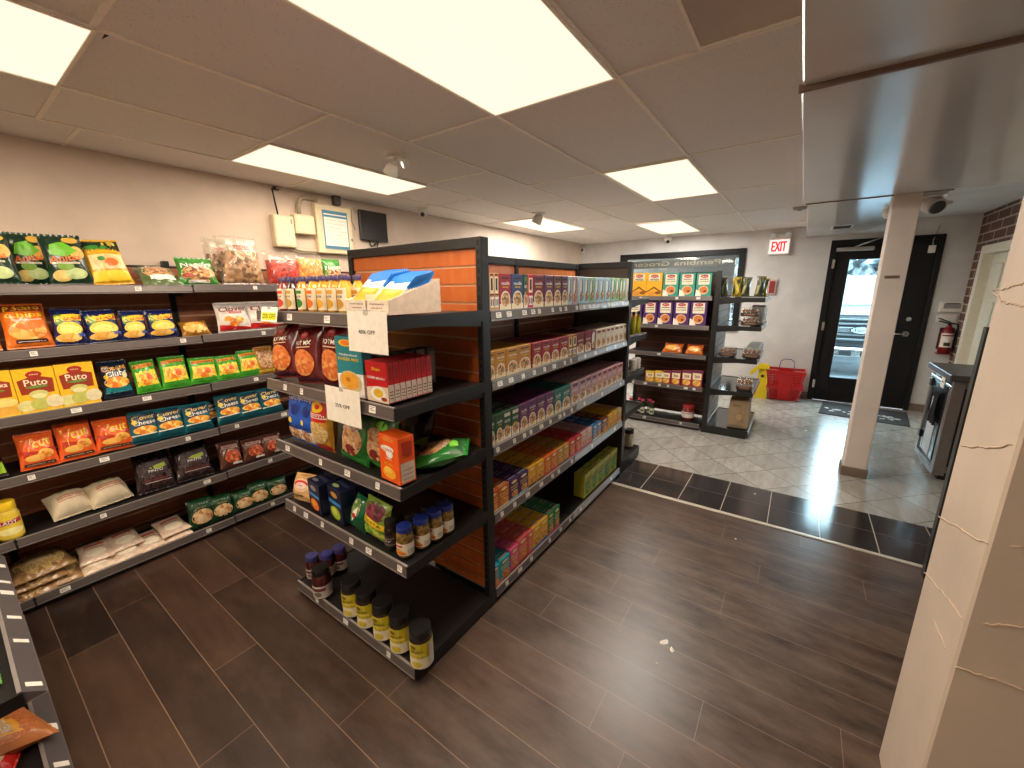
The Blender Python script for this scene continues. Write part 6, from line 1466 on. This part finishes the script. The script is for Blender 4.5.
def mk_sack():
    w, h, d = .30, .34, .20
    m = MB(); 
    vs = []; rr = random.Random(8)
    prof = [(0,.96),(.1,1.02),(.5,1.0),(.8,.98),(.92,.97)]
    for t, s in prof:
        for (x, y) in ((-.5,0),(0,-.04),(.5,0),(.54,.5),(.5,1),(0,1.04),(-.5,1),(-.54,.5)): vs.append((x*w*s+rr.uniform(-.003,.003), d*.5+(y-.5)*d*s, t*h))
    fs = [(j*8+i, j*8+(i+1)%8, (j+1)*8+(i+1)%8, (j+1)*8+i) for j in range(4) for i in range(8)]+[tuple(range(8))[::-1], tuple(32+i for i in range(8))]
    m.add(vs, fs, mat((150,128,98),.7,var=.12,scale=20))
    t = MB().box(-w*.46,w*.46,d*.3,d*.7,h*.92,h*1.02,mat((120,92,66),.7),.01)
    g = MB(); paint(g, [('r',c(120,90,62),.2,.80,.55,.84),('o',c(146,116,82),.55,.42,.2,.18),('o',c(168,138,102),.55,.42,.15,.13)], lambda u, v, q: (w*(u-.5), -.012-q, h*v*.92), .001, .0004, False)
    return [('sack', m.mesh('sack')), ('folded_top', t.mesh('folded_top')), ('printed_front', g.mesh('printed_front'))]
put('flour_sack', tp('sack', mk_sack), 'tan paper sack standing on the base of the side shelves', 'sack', (4.95, (bx0+bx1)/2, S5_), -PI/2, 0, 0, None, ((bx0-bx1)/.30, 1, 1))

# ================================================================== OUTDOORS: pickup truck, car, snowy bank
M_TR = mat((88,94,100), .3, .4); M_TRD = mat((34,38,42), .35)
o = thing('pickup_truck', 'silver pickup truck parked nose-in right outside the glass door', 'truck', (XE+2.3, -.95, 0))
b = MB()
b.prism([(-.95,.45),(.95,.45),(.98,.7),(.95,1.12),(-.95,1.12),(-.98,.7)], 0, .05, 4.8, M_TR); b.prism([(0.05,1.12),(1.3,1.22),(2.0,1.85),(3.4,1.85),(3.9,1.15),(4.8,1.12)], 1, -.85, .85, M_TR)
b.build('body', o)
g = MB(); g.box(-.02,.06,-.66,.66,.60,1.08,M_TRD,.01)
M_GRB = mat((120,126,130), .3, .6)
for z in (.66,.745,.94,1.02): g.box(-.045,-.01,-.64,.64,z,z+.035,M_GRB,.006)
g.box(-.05,-.01,-.64,.64,.80,.90,M_GRB,.01)
gr_ = g.build('grille', o)
e = MB(); n = 24
e.add([(-.06,.17*math.cos(2*PI*i/n),.85+.068*math.sin(2*PI*i/n)) for i in range(n)], [tuple(range(n))], M_CHROME)
e.add([(-.062,.152*math.cos(2*PI*i/n),.85+.055*math.sin(2*PI*i/n)) for i in range(n)], [tuple(range(n))], mat((150,166,186),.3))
vs, fs, _ = text_geo('Ford'); e.add([(-.064,-x*.20,.85+y*.06) for x, y in vs], fs, M_CHROME)
e.build('emblem', gr_)
m = MB(); m.box(-.16,.06,-.96,.96,.36,.54,M_CHROME,.03)
for y in (-.5,-.2,.1,.4): m.box(-.165,-.155,y,y+.18,.40,.48,M_TRD)
m.build('bumper', o)
for s in (-1, 1): MB().box(-.03,.08,s*.70,s*.94,.72,1.02,mat((226,230,236),.1),.02).build('headlamp', o)
MB().quad((1.32,-.8,1.25),(1.32,.8,1.25),(1.98,.74,1.82),(1.98,-.74,1.82),mat((90,104,116),.08)).build('windscreen', o)
for xx in (.9, 3.9):
    for s in (-1, 1):
        MB().lathe([(.2,-.12),(.38,-.11),(.40,-.05),(.40,.05),(.38,.11),(.2,.12)], mat((34,34,36),.7), 20, (xx, s*.86, .40), axis=1).build('wheel', o)
o = thing('car', 'white car parked farther off, above the truck bonnet in the door glass', 'car', (XE+9.5, -1.0, 0))
M_CAR = mat((132,136,140), .25)
MB().prism([(-.1,.4),(4.3,.4),(4.35,.85),(3.6,1.0),(2.9,1.5),(1.5,1.55),(.7,1.05),(-.1,.95)], 1, -.85, .85, M_CAR).build('body', o)
MB().quad((.74,-.74,1.08),(.74,.74,1.08),(1.44,.66,1.5),(1.44,-.66,1.5),mat((96,108,118),.08)).build('windscreen', o)
for s in (-1, 1): MB().box(-.13,.05,s*.5,s*.8,.70,.86,mat((206,214,220),.1),.02).build('headlamp', o)
MB().box(-.13,-.08,-.4,.4,.55,.8,M_TRD,.01).build('grille', o)
for xx in (.8, 3.4):
    for s in (-1, 1):
        MB().lathe([(.18,-.1),(.31,-.09),(.33,0),(.31,.09),(.18,.1)], mat((34,34,36),.7), 18, (xx, s*.8, .33), axis=1).build('wheel', o)
rnd = random.Random(5)
bank = MB(); M_BK = food([(98,108,112),(52,62,66),(124,132,136),(34,42,44)], 4, .9, 0)
n = 40
vs = []
for j in range(26):
    for i in range(n+1):
        y = -9+14*i/n; z = j*.22; vs.append((XE+17+.9*rnd.random()+j*.12, y, z))
bank.add(vs, [(j*(n+1)+i, j*(n+1)+i+1, (j+1)*(n+1)+i+1, (j+1)*(n+1)+i) for j in range(25) for i in range(n)], M_BK)
struct(bank.build('hill'))

# ================================================================== CAMERA, WORLD, RENDER SETTINGS
cam = bpy.data.cameras.new('camera'); co = bpy.data.objects.new('camera', cam); COL.objects.link(co)
cam.sensor_fit = 'HORIZONTAL'; cam.sensor_width = 36; cam.lens = 36*F/1024; cam.clip_start = .02; cam.clip_end = 200
R = Matrix((RT, UP, -FW)).transposed()
co.matrix_world = Matrix.Translation(CAM) @ R.to_4x4()
S.camera = co
wd = bpy.data.worlds.new('sky'); S.world = wd; wd.use_nodes = True
nt = wd.node_tree; bg = nt.nodes['Background']
sky = nt.nodes.new('ShaderNodeTexSky'); sky.sky_type = 'HOSEK_WILKIE'; sky.turbidity = 8; sky.ground_albedo = .8; sky.sun_direction = (.3, -.4, .6)
mx = nt.nodes.new('ShaderNodeMix'); mx.data_type = 'RGBA'; mx.inputs[0].default_value = .65; mx.inputs[7].default_value = (.86, .95, 1, 1)
nt.links.new(sky.outputs[0], mx.inputs[6]); nt.links.new(mx.outputs[2], bg.inputs['Color']); bg.inputs['Strength'].default_value = SKY_S
S.view_settings.view_transform = 'Standard'; S.view_settings.look = 'None'; S.view_settings.gamma = 1; S.view_settings.use_curve_mapping = False
S.view_settings.exposure = EXPO
S.cycles.max_bounces = 8; S.cycles.transparent_max_bounces = 24; S.cycles.use_denoising = True
S.cycles.sample_clamp_indirect = 6
